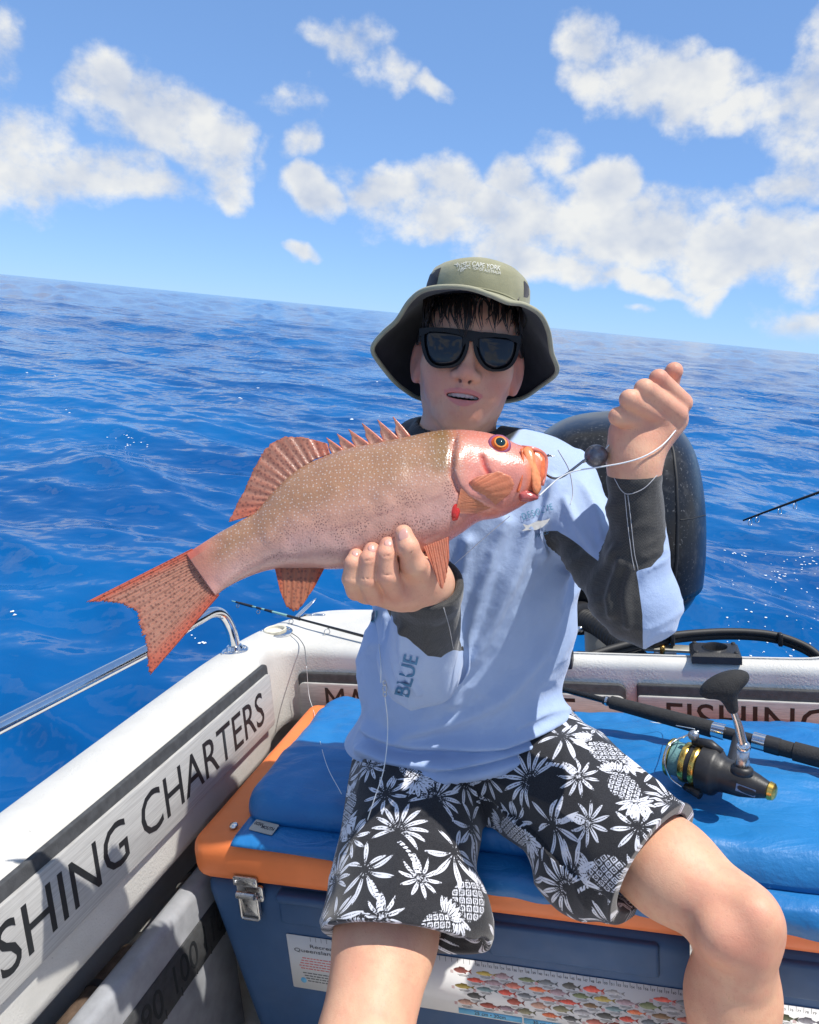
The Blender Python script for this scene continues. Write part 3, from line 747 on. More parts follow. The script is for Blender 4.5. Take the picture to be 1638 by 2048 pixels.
def build_fish():
    fish = thing('coral_trout', 'pink speckled reef fish held across the chest, red tail to the left', 'fish', FP(770, 1100))
    st = np.array([(372,1107,432,1192,.008),(400,1090,452,1176,.011),(440,1065,492,1155,.016),(485,1040,540,1139,.022),(515,1022,585,1137,.028),(555,977,630,1137,.034),
        (600,938,680,1137,.039),(650,914,735,1132,.043),(700,898,785,1123,.045),(765,886,838,1108,.046),(820,875,885,1089,.046),(870,864,925,1064,.045),(915,862,960,1041,.043),
        (960,866,1000,1033,.040),(1000,878,1032,1018,.036),(1030,890,1052,1006,.032),(1055,896,1068,997,.027),(1074,901,1077,985,.021),(1085,911,1081,965,.013)], float)
    S = spline(st, 240); m = 112; th = np.linspace(0, 2*PI, m, endpoint=False)
    R, U, T, PXY = [], [], [], []
    for tx, ty, bx, by, w in S:
        c, s = np.cos(th), np.sin(th)
        hh = np.sign(c)*np.abs(c)**1.0; ww = np.sign(s)*np.abs(s)**.92
        f = (hh+1)/2
        px, py = bx+(tx-bx)*f, by+(ty-by)*f
        wloc = w*(1-.22*np.clip(hh, 0, 1)**2)                       # back a little slimmer than the belly
        R.append([FP(a, b)+FN*(wloc_*q) for a, b, wloc_, q in zip(px, py, wloc, ww)]); T.append(f); PXY.append(np.c_[px, py])
    PXY = np.concatenate(PXY); T = np.concatenate(T)
    V, F = loft(R, True, True)
    x, y = PXY[:, 0], PXY[:, 1]
    front = np.concatenate([np.sin(th)]*len(S)) > 0
    # gill cover stands proud of the body; preopercle groove; cheek and brow relief
    edge = polyres([(908,905),(902,935),(900,968),(912,996),(930,1012),(962,1022)], 60)
    dd = np.full(len(V), 1e9); side = np.zeros(len(V))
    for i in range(len(edge)-1):
        a, b = edge[i], edge[i+1]; ab = b-a; t = np.clip(((x-a[0])*ab[0]+(y-a[1])*ab[1])/(ab@ab), 0, 1)
        q = np.hypot(x-a[0]-t*ab[0], y-a[1]-t*ab[1]); cr = ab[0]*(y-a[1])-ab[1]*(x-a[0])
        k = q < dd; dd = np.where(k, q, dd); side = np.where(k, cr, side)
    sd = dd*np.sign(-side)
    relief = .0042*sstep(-3, 4, sd)*sstep(46, 8, dd)-.003*np.exp(-((sd+4)/4)**2)*(y < 1015)
    slit = polyres([(957,937),(962,955),(972,972)], 12); q = np.min(np.hypot(x[:, None]-slit[:, 0], y[:, None]-slit[:, 1]), 1)
    relief -= .0035*np.exp(-(q/4.5)**2)
    relief += .0035*np.exp(-(((x-1000)/30)**2+((y-886)/24)**2))
    P0 = np.c_[x/1680, y/1680, 0*x]
    relief += .0012*vnoise(P0, 40, 4)+.0005*vnoise(P0, 110, 5)
    V = V+np.where(front, relief, 0)[:, None]*FN
    # colours: olive-brown back, pinkish flank and belly, rose head
    def mixc(a, b, t): return np.asarray(a)*(1-t[:, None])+np.asarray(b)*t[:, None]
    nz = vnoise(P0, 14, 6)*.5+vnoise(P0, 34, 7)*.3
    back, flank, belly, head, red = [np.array(srgb(*c)) for c in ((158,118,88),(188,142,120),(206,160,148),(216,138,122),(222,92,64))]
    c = mixc(belly, flank, sstep(.12, .5, T+nz*.18)); c = mixc(c, back, sstep(.42, .72, T+nz*.2))
    brown = mixc(c, np.array(srgb(134, 102, 62)), sstep(840, 880, x)*sstep(.45, .6, T)*.8); c = brown
    hd = sstep(882, 945, x+8*nz-(y-900)*.02); c = mixc(c, head, hd*.9)
    c = mixc(c, np.array(srgb(226, 140, 122)), hd*np.exp(-(((y-925)/30)**2))*.6)
    c = mixc(c, np.array(srgb(206, 128, 112)), hd*sstep(.75, .95, T))
    c = mixc(c, np.array(srgb(232, 128, 84)), sstep(1035, 1052, x)*.8)
    c = mixc(c, np.array(srgb(218, 120, 92)), sstep(.16, .0, T)*sstep(800, 900, x)*.7)
    c = mixc(c, np.array(srgb(176, 62, 62)), np.exp(-((sd+5)/5)**2)*(x > 890)*(dd < 20)*.35)
    c = mixc(c, np.array(srgb(190, 60, 46)), np.exp(-(q/4)**2)*.9)
    tl = sstep(470, 400, x); c = mixc(c, np.array(srgb(190, 120, 104)), tl*.6); 
    c = mixc(c, np.array(srgb(205, 88, 66)), sstep(430, 380, x)*(np.abs(T-.5) > .33)*.6)
    lat = np.exp(-((T-.33-.02*np.sin(x/40))/.012)**2); c = mixc(c, np.array(srgb(150, 100, 90)), lat*.35*sstep(600, 680, x)*(1-hd))
    c *= (.94+.12*vnoise(P0, 70, 8))[:, None]
    dots = sstep(.36, .52, T+nz*.1)*sstep(400, 470, x)*(1-.5*hd)*sstep(1052, 1020, x)
    dark = sstep(.7, .3, T)*sstep(.02, .2, T)*sstep(420, 560, x)*(1-hd)*.95
    attrs = {'col': np.c_[np.clip(c, 0, 1), np.ones(len(c))], 'dots': dots, 'dark': dark, 'fuv': P0}
    body = part('body', V, F, M_FISH, fish, attrs=attrs)
    bvh = bvh_of(body)

    def fin(name, base, outer, mat_cols, nu=60, nv=14, rays=16, thick=.0011, off=0., curl=0., dark=.5, offfn=None, parent=None, wave=.0007):
        Bp, Op = polyres(base, nu), polyres(outer, nu); Op = Op+(Op-Bp)*(np.random.default_rng(nu+rays).normal(0, .014, nu)[:, None])
        v = np.linspace(0, 1, nv); PXY = Bp[:, None]*(1-v)[None, :, None]+Op[:, None]*v[None, :, None]
        uu = np.linspace(0, 1, nu)[:, None]*np.ones((1, nv)); vv = np.ones((nu, 1))*v[None]
        rid = np.cos(uu*rays*2*PI)
        P = np.array([[FP(*p) for p in row] for row in PXY]); o = off+curl*vv**2+(offfn(PXY[..., 0], PXY[..., 1]) if offfn is not None else 0)
        tA = thick*(.9+.45*rid)*(1.15-.75*vv); wav = wave*np.sin(uu*rays*PI)*vv
        A = P+FN*(o+tA+wav)[..., None]; Bk = P+FN*(o-tA+wav)[..., None]
        n = nu*nv; V = np.concatenate([A.reshape(-1, 3), Bk.reshape(-1, 3)]); F = []
        for i in range(nu-1):
            for j in range(nv-1):
                a = i*nv+j; F.append([a, a+nv, a+nv+1, a+1]); F.append([n+a, n+a+1, n+a+nv+1, n+a+nv])
        for i in range(nu-1):
            a = i*nv+nv-1; F.append([a, a+nv, n+a+nv, n+a])
        for i in (0, nu-1):
            for j in range(nv-1): a = i*nv+j; F.append([a, a+1, n+a+1, n+a])
        cA, cB, cE = [np.array(srgb(*k)) for k in mat_cols]               # ray, membrane, edge
        w = (rid*.5+.5)[..., None]; c = cA*(.35+.3*w)+cB*(.65-.3*w)
        e = np.clip(sstep(.22, 0., uu)+sstep(.76, 1., uu)+.5*sstep(.90, 1, vv), 0, 1)[..., None]*.7
        c = c*(1-e)+cE*e; c = c.reshape(-1, 3); c = np.concatenate([c, c])
        xy = np.concatenate([PXY.reshape(-1, 2)]*2)/1680
        return part(name, V, F, M_FIN, parent or fish, attrs={'col': np.c_[c, np.ones(len(c))], 'fuv': np.c_[xy, 0*xy[:, 0]], 'dark': np.full(len(c), dark)})
    # tail: upper lobe edge red, centre grey-brown
    tail_base = [(385,1098),(398,1120),(412,1143),(424,1165),(438,1190)]
    top = polyres([(385,1098),(306,1124),(233,1160),(182,1193),(173,1204)], 30)
    inner = polyres([(173,1204),(215,1203),(248,1208),(277,1225),(276,1234),(281,1252),(286,1270),(294,1292),(295,1325),(301,1349)], 60)
    fin('tail_fin', tail_base, inner, ((208,140,114),(190,150,130),(222,98,66)), 110, 40, 22, .0015, dark=.55)
    # dorsal: soft rays
    fin('dorsal_fin', [(660,908),(630,918),(600,938),(575,958),(548,985),(524,1012),(512,1028)],
        [(655,888),(625,879),(600,873),(570,874),(545,885),(526,904),(504,945),(486,988),(471,1014),(458,1044)], ((210,136,108),(154,122,110),(210,112,84)), 90, 18, 15, .0012, dark=.5)
    # dorsal spines with membranes
    bases = [(664,908),(686,902),(712,897),(740,892),(768,886),(797,880),(820,876)]
    tips = [(653,876),(674,868),(697,859),(724,847),(755,840),(786,834)]
    for i in range(6):
        b0, b1, t = bases[i], bases[i+1], tips[i]
        mid = (b0[0]*.55+t[0]*.45-2, b0[1]*.5+t[1]*.5+2)
        fin('dorsal_spine', [b0, ((b0[0]+b1[0])/2, (b0[1]+b1[1])/2), b1], [mid, ((mid[0]+t[0])/2+3, (mid[1]+t[1])/2+4), t], ((214,140,112),(150,124,112),(222,140,112)), 16, 10, 1, .0012, dark=.3)
        V, F = tube(spline([FP(*b1), FP((b1[0]+t[0])/2+2, (b1[1]+t[1])/2+1), FP(*t)], 8), np.linspace(.0024, .0007, 8), 8); part('fin_spine', V, F, flesh('fin_spine_flesh', srgb(210, 130, 104)) if i == 0 else bpy.data.materials['fin_spine_flesh'], fish)
    fin('anal_fin', [(548,1128),(575,1130),(600,1130),(625,1129),(652,1130)], [(560,1182),(572,1211),(588,1224),(603,1213),(628,1176)], ((208,124,86),(168,116,90),(214,98,62)), 50, 18, 10, .0014, dark=.5)
    fin('pelvic_fin', [(845,1104),(860,1098),(876,1092),(894,1084)], [(866,1152),(874,1176),(881,1187),(888,1168),(895,1126)], ((224,144,110),(190,122,98),(226,138,106)), 40, 20, 11, .0014, off=.028, dark=.1)
    # pectoral fin, laid forward over the gill cover
    def po(px, py):
        out = np.empty(px.shape)
        for i in np.ndindex(px.shape):
            h, n = hit(bvh, px[i], py[i]); out[i] = ((h-FP(px[i], py[i]))@FN+.0045+.006*np.clip((px[i]-915)/100, 0, 1)) if h is not None else .02
        return np.minimum(out, .058)
    fin('pectoral_fin', [(914,1000),(912,1012),(909,1026),(907,1041)], [(944,978),(985,967),(1008,974),(1019,986),(1012,1004),(985,1022),(948,1037)], ((238,164,122),(226,138,100),(236,160,132)), 60, 24, 18, .0005, dark=.0, offfn=po, wave=.0003)
    h, n = hit(bvh, 906, 1020)
    V, F = puffy([(898,1000),(908,996),(918,1004),(921,1022),(915,1040),(905,1042),(897,1025)], lambda a, b: float(-(h@CAM_BACK))+.0035, .0045); part('fin_root', V, F, flesh('fin_root_red', srgb(206, 52, 44)), fish)
    # eye
    h, n = hit(bvh, 999, 889); n = nrm(n*.5+FN*.5)
    V, F = lathe([(-.006, .0145), (.0, .0142), (.002, .0128), (.0025, .0115)], h, n, seg=36); eye = part('eye', V, F, flesh('eye_rim_violet', srgb(150, 84, 118)), fish)
    V, F = lathe([(-.004, .0118), (.002, .0112), (.0044, .0088), (.0056, .0055)], h, n, seg=36); part('iris', V, F, flesh('iris_orange', srgb(228, 96, 30), .15), eye)
    V, F = lathe([(.003, .0072), (.0058, .0068), (.0072, .0040), (.0077, .0005)], h, n, seg=36)
    pm, nt, b = new_mat('pupil'); nt.put(b, 'Base Color', (.008, .03, .035, 1)); nt.put(b, 'Roughness', .06); part('pupil', V, F, pm, eye)
    V, F = lathe([(.0050, .0082), (.0060, .0076), (.0062, .0070)], h, n, seg=36); part('iris_ring', V, F, flesh('iris_gold', srgb(240, 150, 70), .15), eye)
    # mouth: two orange jaw plates, lips, chin
    mo, mo2, mp = flesh('mouth_orange', srgb(240, 150, 100)), flesh('mouth_deep', srgb(228, 118, 72)), flesh('lip_pink', srgb(222, 132, 114))
    dep = lambda px, py: fd(px, py)-.026
    V, F = puffy([(1044,897),(1056,892),(1066,899),(1072,925),(1082,955),(1083,978),(1076,990),(1066,984),(1060,955),(1050,925)], lambda a, b: dep(a, b), .006); part('jaw_plate', V, F, mo, fish)
    V, F = puffy([(1064,897),(1078,902),(1090,914),(1092,932),(1090,955),(1082,968),(1076,945),(1070,920)], lambda a, b: dep(a, b)+.008, .005); part('jaw_plate', V, F, mo2, fish)
    V, F = tube(spline([PD(1045, 894, dep(0, 900)+.012+.02), FP(1062, 897, .022), FP(1080, 904, .016), FP(1091, 918, .010), FP(1090, 945, .008), FP(1085, 970, .012)], 24), np.r_[np.linspace(.0022, .0034, 12), np.linspace(.0034, .002, 12)], 10); part('lip', V, F, mp, fish)
    V, F = puffy([(1032,985),(1050,978),(1066,982),(1078,988),(1077,998),(1060,1004),(1040,1002)], lambda a, b: dep(a, b)+.006, .008); part('chin', V, F, flesh('chin_mauve', srgb(180, 92, 88), .15), fish)
    V, F = tube(spline([FP(1043, 898, .031), FP(1046, 930, .033), FP(1042, 962, .033), FP(1036, 985, .030)], 16), .0016, 8); part('lip', V, F, mo2, fish)
    return fish, bvh
FISH, FISH_BVH = build_fish()
# ------------------------------------------------------------------ organic shapes: smooth unions of limbs, meshed with surface nets
def d_cap(P, a, b, ra, rb):
    a, b = np.asarray(a, np.float32), np.asarray(b, np.float32); ab = b-a
    t = np.clip(((P-a)@ab)/(ab@ab+1e-12), 0, 1)
    return np.linalg.norm(P-a-t[:, None]*ab, axis=1)-(ra+(rb-ra)*t)
def d_ell(P, c, r, M=None):
    q = P-np.asarray(c, np.float32)
    if M is not None: q = q@np.asarray(M, np.float32).T
    r = np.asarray(r, np.float32); k0 = np.linalg.norm(q/r, axis=1); k1 = np.linalg.norm(q/(r*r), axis=1)+1e-9
    return k0*(k0-1)/k1
def smin(a, b, k):
    if k <= 0: return np.minimum(a, b)
    h = np.clip(.5+.5*(b-a)/k, 0, 1); return b+(a-b)*h-k*h*(1-h)
def smax(a, b, k): return -smin(-a, -b, k)
def sdf_of(prims):
    """prims: (kind, args, k); kind c/e add, C/E subtract, p half-space cut (point, normal)"""
    def fn(P):
        P = P.astype(np.float32); d = np.full(len(P), 1e3, np.float32)
        for kind, args, k in prims:
            if kind == 'c': d = smin(d, d_cap(P, *args), k)
            elif kind == 'e': d = smin(d, d_ell(P, *args), k)
            elif kind == 'C': d = smax(d, -d_cap(P, *args), k)
            elif kind == 'E': d = smax(d, -d_ell(P, *args), k)
            elif kind == 'p': d = smax(d, (P-np.asarray(args[0], np.float32))@np.asarray(args[1], np.float32), k)
        return d
    return fn
def sdf_mesh(fn, lo, hi, h, project=1):
    lo, hi = np.asarray(lo, float), np.asarray(hi, float); B = 4
    nc = np.ceil((hi-lo)/(h*B)).astype(int)+1
    cc = [lo[i]+(np.arange(nc[i])+.5)*h*B for i in range(3)]
    G = np.stack(np.meshgrid(*cc, indexing='ij'), -1).reshape(-1, 3); dc = fn(G).reshape(nc)
    near = np.abs(dc) < h*B*1.35
    n = nc*B
    D = np.repeat(np.repeat(np.repeat(dc, B, 0), B, 1), B, 2).astype(np.float32)
    ci = np.argwhere(near); off = np.stack(np.meshgrid(*[np.arange(B)]*3, indexing='ij'), -1).reshape(-1, 3)
    idx = (ci[:, None]*B+off[None]).reshape(-1, 3)
    P = lo+(idx+.5)*h
    D[idx[:, 0], idx[:, 1], idx[:, 2]] = fn(P)
    # surface nets
    ins = D < 0; c8 = np.zeros(tuple(n-1), np.int8)
    for o in np.ndindex(2, 2, 2): c8 += ins[o[0]:n[0]-1+o[0], o[1]:n[1]-1+o[1], o[2]:n[2]-1+o[2]]
    cells = np.argwhere((c8 > 0) & (c8 < 8)); vid = np.full(tuple(n-1), -1, np.int64); vid[tuple(cells.T)] = np.arange(len(cells))
    acc = np.zeros((len(cells), 3)); cnt = np.zeros(len(cells))
    corners = list(np.ndindex(2, 2, 2))
    for a in corners:
        for ax in range(3):
            if a[ax]: continue
            b = list(a); b[ax] = 1
            da = D[cells[:, 0]+a[0], cells[:, 1]+a[1], cells[:, 2]+a[2]]; db = D[cells[:, 0]+b[0], cells[:, 1]+b[1], cells[:, 2]+b[2]]
            m = (da < 0) != (db < 0); t = np.where(m, da/np.where(m, da-db, 1), 0)
            p = np.tile(np.array(a, float), (len(cells), 1)); p[:, ax] += t
            acc += p*m[:, None]; cnt += m
    V = lo+(cells+acc/cnt[:, None]+.5)*h
    Fs = []
    for ax in range(3):
        u, v = (ax+1) % 3, (ax+2) % 3
        sl0 = [slice(None)]*3; sl1 = [slice(None)]*3; sl0[ax] = slice(0, n[ax]-1); sl1[ax] = slice(1, n[ax])
        ch = ins[tuple(sl0)] != ins[tuple(sl1)]; e = np.argwhere(ch)
        e = e[(e[:, u] > 0) & (e[:, v] > 0) & (e[:, u] < n[u]-1) & (e[:, v] < n[v]-1)]
        inside = ins[tuple(e.T)]
        def g(du, dv):
            q = e.copy(); q[:, u] -= du; q[:, v] -= dv; return vid[tuple(q.T)]
        q = np.stack([g(1, 1), g(0, 1), g(0, 0), g(1, 0)], 1)
        q = np.where(inside[:, None], q, q[:, ::-1]); Fs.append(q[(q >= 0).all(1)])
    F = np.concatenate(Fs)
    for _ in range(project):
        d = fn(V); N = sdf_normals(fn, V, h*.5); V = V-N*np.clip(d, -h, h)[:, None]
    return V, F
def sdf_normals(fn, V, e=.001):
    N = np.stack([fn(V+np.eye(3)[i]*e)-fn(V-np.eye(3)[i]*e) for i in range(3)], 1); return N/(np.linalg.norm(N, axis=1)[:, None]+1e-9)
def to_px(V):
    c = np.asarray(V)@CAMB; return np.stack([CX-FPX*c[:, 0]/c[:, 2], CY+FPX*c[:, 1]/c[:, 2]], 1)
def poly_sd(xy, poly):
    """signed distance to a polygon, + inside"""
    P = np.asarray(poly, float); d = np.full(len(xy), 1e9); ins = np.zeros(len(xy), bool); n = len(P)
    for i in range(n):
        a, b = P[i], P[(i+1) % n]; ab = b-a; w = xy-a
        t = np.clip((w@ab)/(ab@ab+1e-12), 0, 1); d = np.minimum(d, np.linalg.norm(w-t[:, None]*ab, axis=1))
        c = (a[1] > xy[:, 1]) != (b[1] > xy[:, 1])
        with np.errstate(divide='ignore', invalid='ignore'): xi = a[0]+(xy[:, 1]-a[1])*ab[0]/(ab[1] if ab[1] else 1e-12)
        ins ^= c & (xy[:, 0] < xi)
    return np.where(ins, d, -d)
# ------------------------------------------------------------------ the angler
def skin_mat():
    m, nt, b = new_mat('skin'); co = nt.coord('Object')
    n1 = nt.noise(co, 22, 4, .6); n2 = nt.noise(co, 420, 3, .6)
    c = nt.mix(nt.mrange(n1, .3, .72), (.72, .415, .270), (.68, .345, .230))
    c = nt.mix(nt.math('MULTIPLY', nt.attr('blush', 2), .75), c, (.50, .145, .115))
    c = nt.mix(nt.mrange(nt.attr('lips', 2), 0, 1, 0, .9), c, (.62, .215, .190))
    fr = nt.math('MULTIPLY', nt.mrange(nt.noise(co, 260, 1, .5), .70, .76), .2)
    c = nt.mix(fr, c, (.30, .13, .08))
    c = nt.mix(nt.mrange(nt.attr('hole', 2), 0, 1), c, (.03, .008, .008))
    c = nt.mix(nt.mrange(nt.noise(co, 70, 3, .6), .45, .75, 0, .35), c, (.60, .255, .175))
    c = nt.mix(nt.mrange(nt.noise(nt.vmath('MULTIPLY', co, (700, 700, 70)), 1, 2, .5), .63, .72, 0, .30), c, (.40, .20, .12))
    nt.put(b, 'Base Color', c); nt.put(b, 'Roughness', .52); nt.put(b, 'Specular IOR Level', .35)
    nt.put(b, 'Subsurface Weight', .22); nt.put(b, 'Subsurface Radius', (.012, .004, .002)); nt.put(b, 'Subsurface Scale', .6)
    nt.put(b, 'Normal', nt.bump(nt.math('ADD', n2, nt.noise(co, 120, 3, .6)), .34, .0011)); return m
M_SKIN = skin_mat()

PER = thing('person', 'boy in blue long-sleeved fishing shirt and pineapple shorts holding up the fish', 'person', (-.28, 1.15, -.73))
# head frame: x to the picture's right, f forward, u up, origin between the eyes
EYE = PD(940, 692, 1.035)
_f0 = nrm(-EYE); _up = nrm(CAM_UP*math.cos(math.radians(8.3))+CAM_RIGHT*math.sin(math.radians(8.3)))
_u0 = nrm(_up-_f0*(_up@_f0)); HX = nrm(np.cross(_u0, _f0)); HX = HX if HX@CAM_RIGHT > 0 else -HX
_p = math.radians(7); HF = nrm(_f0*math.cos(_p)+_u0*math.sin(_p)); HU = nrm(_u0*math.cos(_p)-_f0*math.sin(_p))
HM = np.stack([HX, HF, HU])
def HL(x, f, u): return EYE+HX*x+HF*f+HU*u
J = dict(pelvis=PY(935,1480,1.20), hipL=PY(850,1490,1.19), hipR=PY(1030,1500,1.19), chest=PY(950,1060,1.14), shL=PY(775,968,1.15), shR=PY(1118,980,1.15),
    elL=PD(835,1345,1.075), wrL=PD(858,1168,.925), elR=PD(1272,1206,.985), wrR=PD(1268,938,.935),
    kneeR=PD(1478,1845,.99), kneeL=PD(724,2105,.97))
J['ankR'] = J['kneeR']+np.array([-.03, .02, -.42]); J['ankL'] = J['kneeL']+np.array([-.02, .05, -.36])

def face_prims():
    e = lambda c, r, k, M=HM: ('e', (HL(*c), r, M), k)
    c = lambda a, b, ra, rb, k: ('c', (HL(*a), HL(*b), ra, rb), k)
    P = [e((0, -.088, .030), (.0670, .092, .084), 0), e((0, -.060, -.022), (.0570, .058, .074), .03),
         e((0, -.030, .026), (.055, .030, .030), .03)]
    for s in (-1, 1):
        P += [e((s*.040, -.030, -.030), (.022, .022, .020), .03), c((s*.044, -.080, -.050), (s*.033, -.062, -.074), .017, .016, .03),
              c((s*.033, -.062, -.074), (s*.010, -.022, -.0985), .016, .014, .025), e((s*.032, -.020, -.060), (.020, .020, .022), .025)]
    P += [e((0, -.019, -.0985), (.021, .017, .0145), .018), e((0, -.018, -.073), (.031, .024, .027), .02), e((0, -.035, -.093), (.033, .03, .015), .02)]
    # brow, nose
    P += [c((-.036, -.014, .016), (-.012, -.008, .012), .008, .008, .015), c((.036, -.014, .016), (.012, -.008, .012), .008, .008, .015)]
    P += [c((0, -.008, .004), (0, .012, -.036), .0085, .0095, .012), e((0, .0135, -.0385), (.0115, .0095, .0095), .008)]
    for s in (-1, 1): P += [e((s*.0125, .0035, -.0415), (.0080, .0095, .0075), .006), ('E', (HL(s*.0068, .0095, -.0490), (.0040, .0048, .0032), HM), .003)]
    P += [('c', (HL(0, .003, -.050), HL(0, .004, -.062), .004, .004), .012)]
    # mouth, slightly open
    up = [(-.0262, -.010, -.0628), (-.014, .0012, -.0620), (-.0045, .0052, -.0606), (0, .0046, -.0616), (.0045, .0052, -.0606), (.014, .0012, -.0620), (.0262, -.010, -.0628)]
    lw = [(-.0250, -.009, -.0660), (-.013, .0005, -.0770), (0, .0045, -.0818), (.013, .0005, -.0770), (.0250, -.009, -.0660)]
    for q, r in ((up, .0042), (lw, .0052)):
        for a, b in zip(q[:-1], q[1:]): P.append(c(a, b, r, r, .003))
    P += [('E', (HL(0, .000, -.0695), (.0230, .018, .0044), HM), .002)]
    # ears
    for s in (-1, 1):
        M = np.stack([nrm(HX+HF*s*.6), nrm(HF-HX*s*.6), HU])
        P += [('e', (HL(s*.0725, -.080, -.020), (.0080, .020, .032), M), .006), ('E', (HL(s*.0805, -.070, -.018), (.007, .010, .019), M), .004), ('e', (HL(s*.072, -.078, -.044), (.006, .009, .010), M), .005)]
    return P, up, lw
FACE, UPL, LOL = face_prims()
NECK = [('c', (HL(0, -.088, -.070), HL(0, -.105, -.17), .0545, .057), .02), ('c', (HL(0, -.112, -.16), J['chest']+[0, 0, .04], .056, .09), .04)]

def hand_left():
    """his right hand, under the belly of the fish, fingers and thumb up its near flank"""
    c = lambda a, b, ra, rb, k: ('c', (PD(*a), PD(*b), ra, rb), k)
    P = [c((862, 1172, .945), (838, 1166, .915), .028, .029, 0),                       # wrist
         c((838, 1164, .912), (800, 1174, .900), .028, .025, .02), c((800, 1174, .900), (735, 1178, .893), .023, .018, .02),
         c((842, 1150, .905), (800, 1160, .905), .024, .022, .02), c((790, 1150, .915), (735, 1155, .905), .020, .018, .02)]
    fingers = [  # knuckle at the bottom, middle joint, last joint, tip
        [(712, 1181, .8785), (703, 1158, .8600), (706, 1127, .8555), (712, 1112, .8610)],
        [(748, 1190, .8790), (735, 1160, .8560), (738, 1119, .8510), (744, 1101, .8565)],
        [(790, 1180, .8760), (775, 1152, .8510), (773, 1109, .8470), (776, 1091, .8525)],
        [(812, 1168, .8900), (806, 1140, .8720), (803, 1110, .8660), (806, 1098, .868)]]
    rad = [(.0120, .0108, .0098, .0088), (.0125, .0116, .0106, .0096), (.0128, .0120, .0112, .0100), (.0118, .0112, .0104, .0096)]
    for f, r in zip(fingers, rad):
        for i in range(3): P.append(c(f[i], f[i+1], r[i], r[i+1], .0022 if i else .004))
    th = [(846, 1152, .892), (829, 1128, .8560), (816, 1094, .8430), (807, 1068, .8480)]; rt = (.0185, .0138, .0120, .0104)
    for i in range(3): P.append(c(th[i], th[i+1], rt[i], rt[i+1], .012 if i == 0 else .004))
    nails = [(fingers[i], (.0062, .0072)[i > 0]) for i in range(3)]+[(th, .0086)]
    for a, b in (((803, 1100, .8335), (826, 1094, .8335)), ((804, 1106, .8335), (828, 1101, .8335)), ((694, 1156, .8505), (712, 1157, .8505)), ((725, 1157, .8455), (746, 1158, .8455)), ((765, 1149, .8395), (788, 1150, .8395)), ((767, 1112, .8362), (785, 1111, .8362)), ((731, 1121, .8405), (748, 1120, .8405))):
        P.append(('C', (PD(*a), PD(*b), .0006, .0006), .0014))
    return P, fingers, th
HANDL, FGL, THL = hand_left()
def hand_right():
    """his left hand, a fist held up with the line"""
    c = lambda a, b, ra, rb, k: ('c', (PD(*a), PD(*b), ra, rb), k)
    P = [c((1268, 945, .937), (1272, 905, .935), .0265, .026, 0), c((1272, 905, .935), (1305, 850, .934), .027, .026, .02), c((1255, 895, .930), (1252, 862, .925), .019, .020, .02),
         c((1290, 890, .940), (1345, 838, .938), .020, .019, .02), c((1290, 850, .950), (1325, 800, .955), .026, .022, .02)]
    F = [[(1364, 806, .928), (1317, 757, .902), (1322, 772, .932), (1335, 790, .945)],
         [(1353, 828, .921), (1289, 778, .889), (1300, 795, .922), (1318, 808, .942)],
         [(1324, 836, .918), (1259, 799, .886), (1272, 815, .918), (1292, 825, .938)],
         [(1290, 846, .919), (1236, 833, .893), (1252, 845, .917), (1272, 850, .935)]]
    R = [(.0128, .0108, .0098, .009), (.0132, .0118, .0105, .009), (.0126, .0116, .0100, .009), (.0118, .0108, .0092, .0085)]
    for f, r in zip(F, R):
        for i in range(3): P.append(c(f[i], f[i+1], r[i], r[i+1], .005 if i == 0 else .002))
    # thumb runs up behind the index finger
    T = [(1290, 870, .965), (1320, 800, .972), (1336, 765, .957), (1348, 742, .945)]
    for i, r in enumerate(((.018, .014), (.0135, .0125), (.0125, .0110))): P.append(c(T[i], T[i+1], *r, .006))
    return P
HANDR = hand_right()

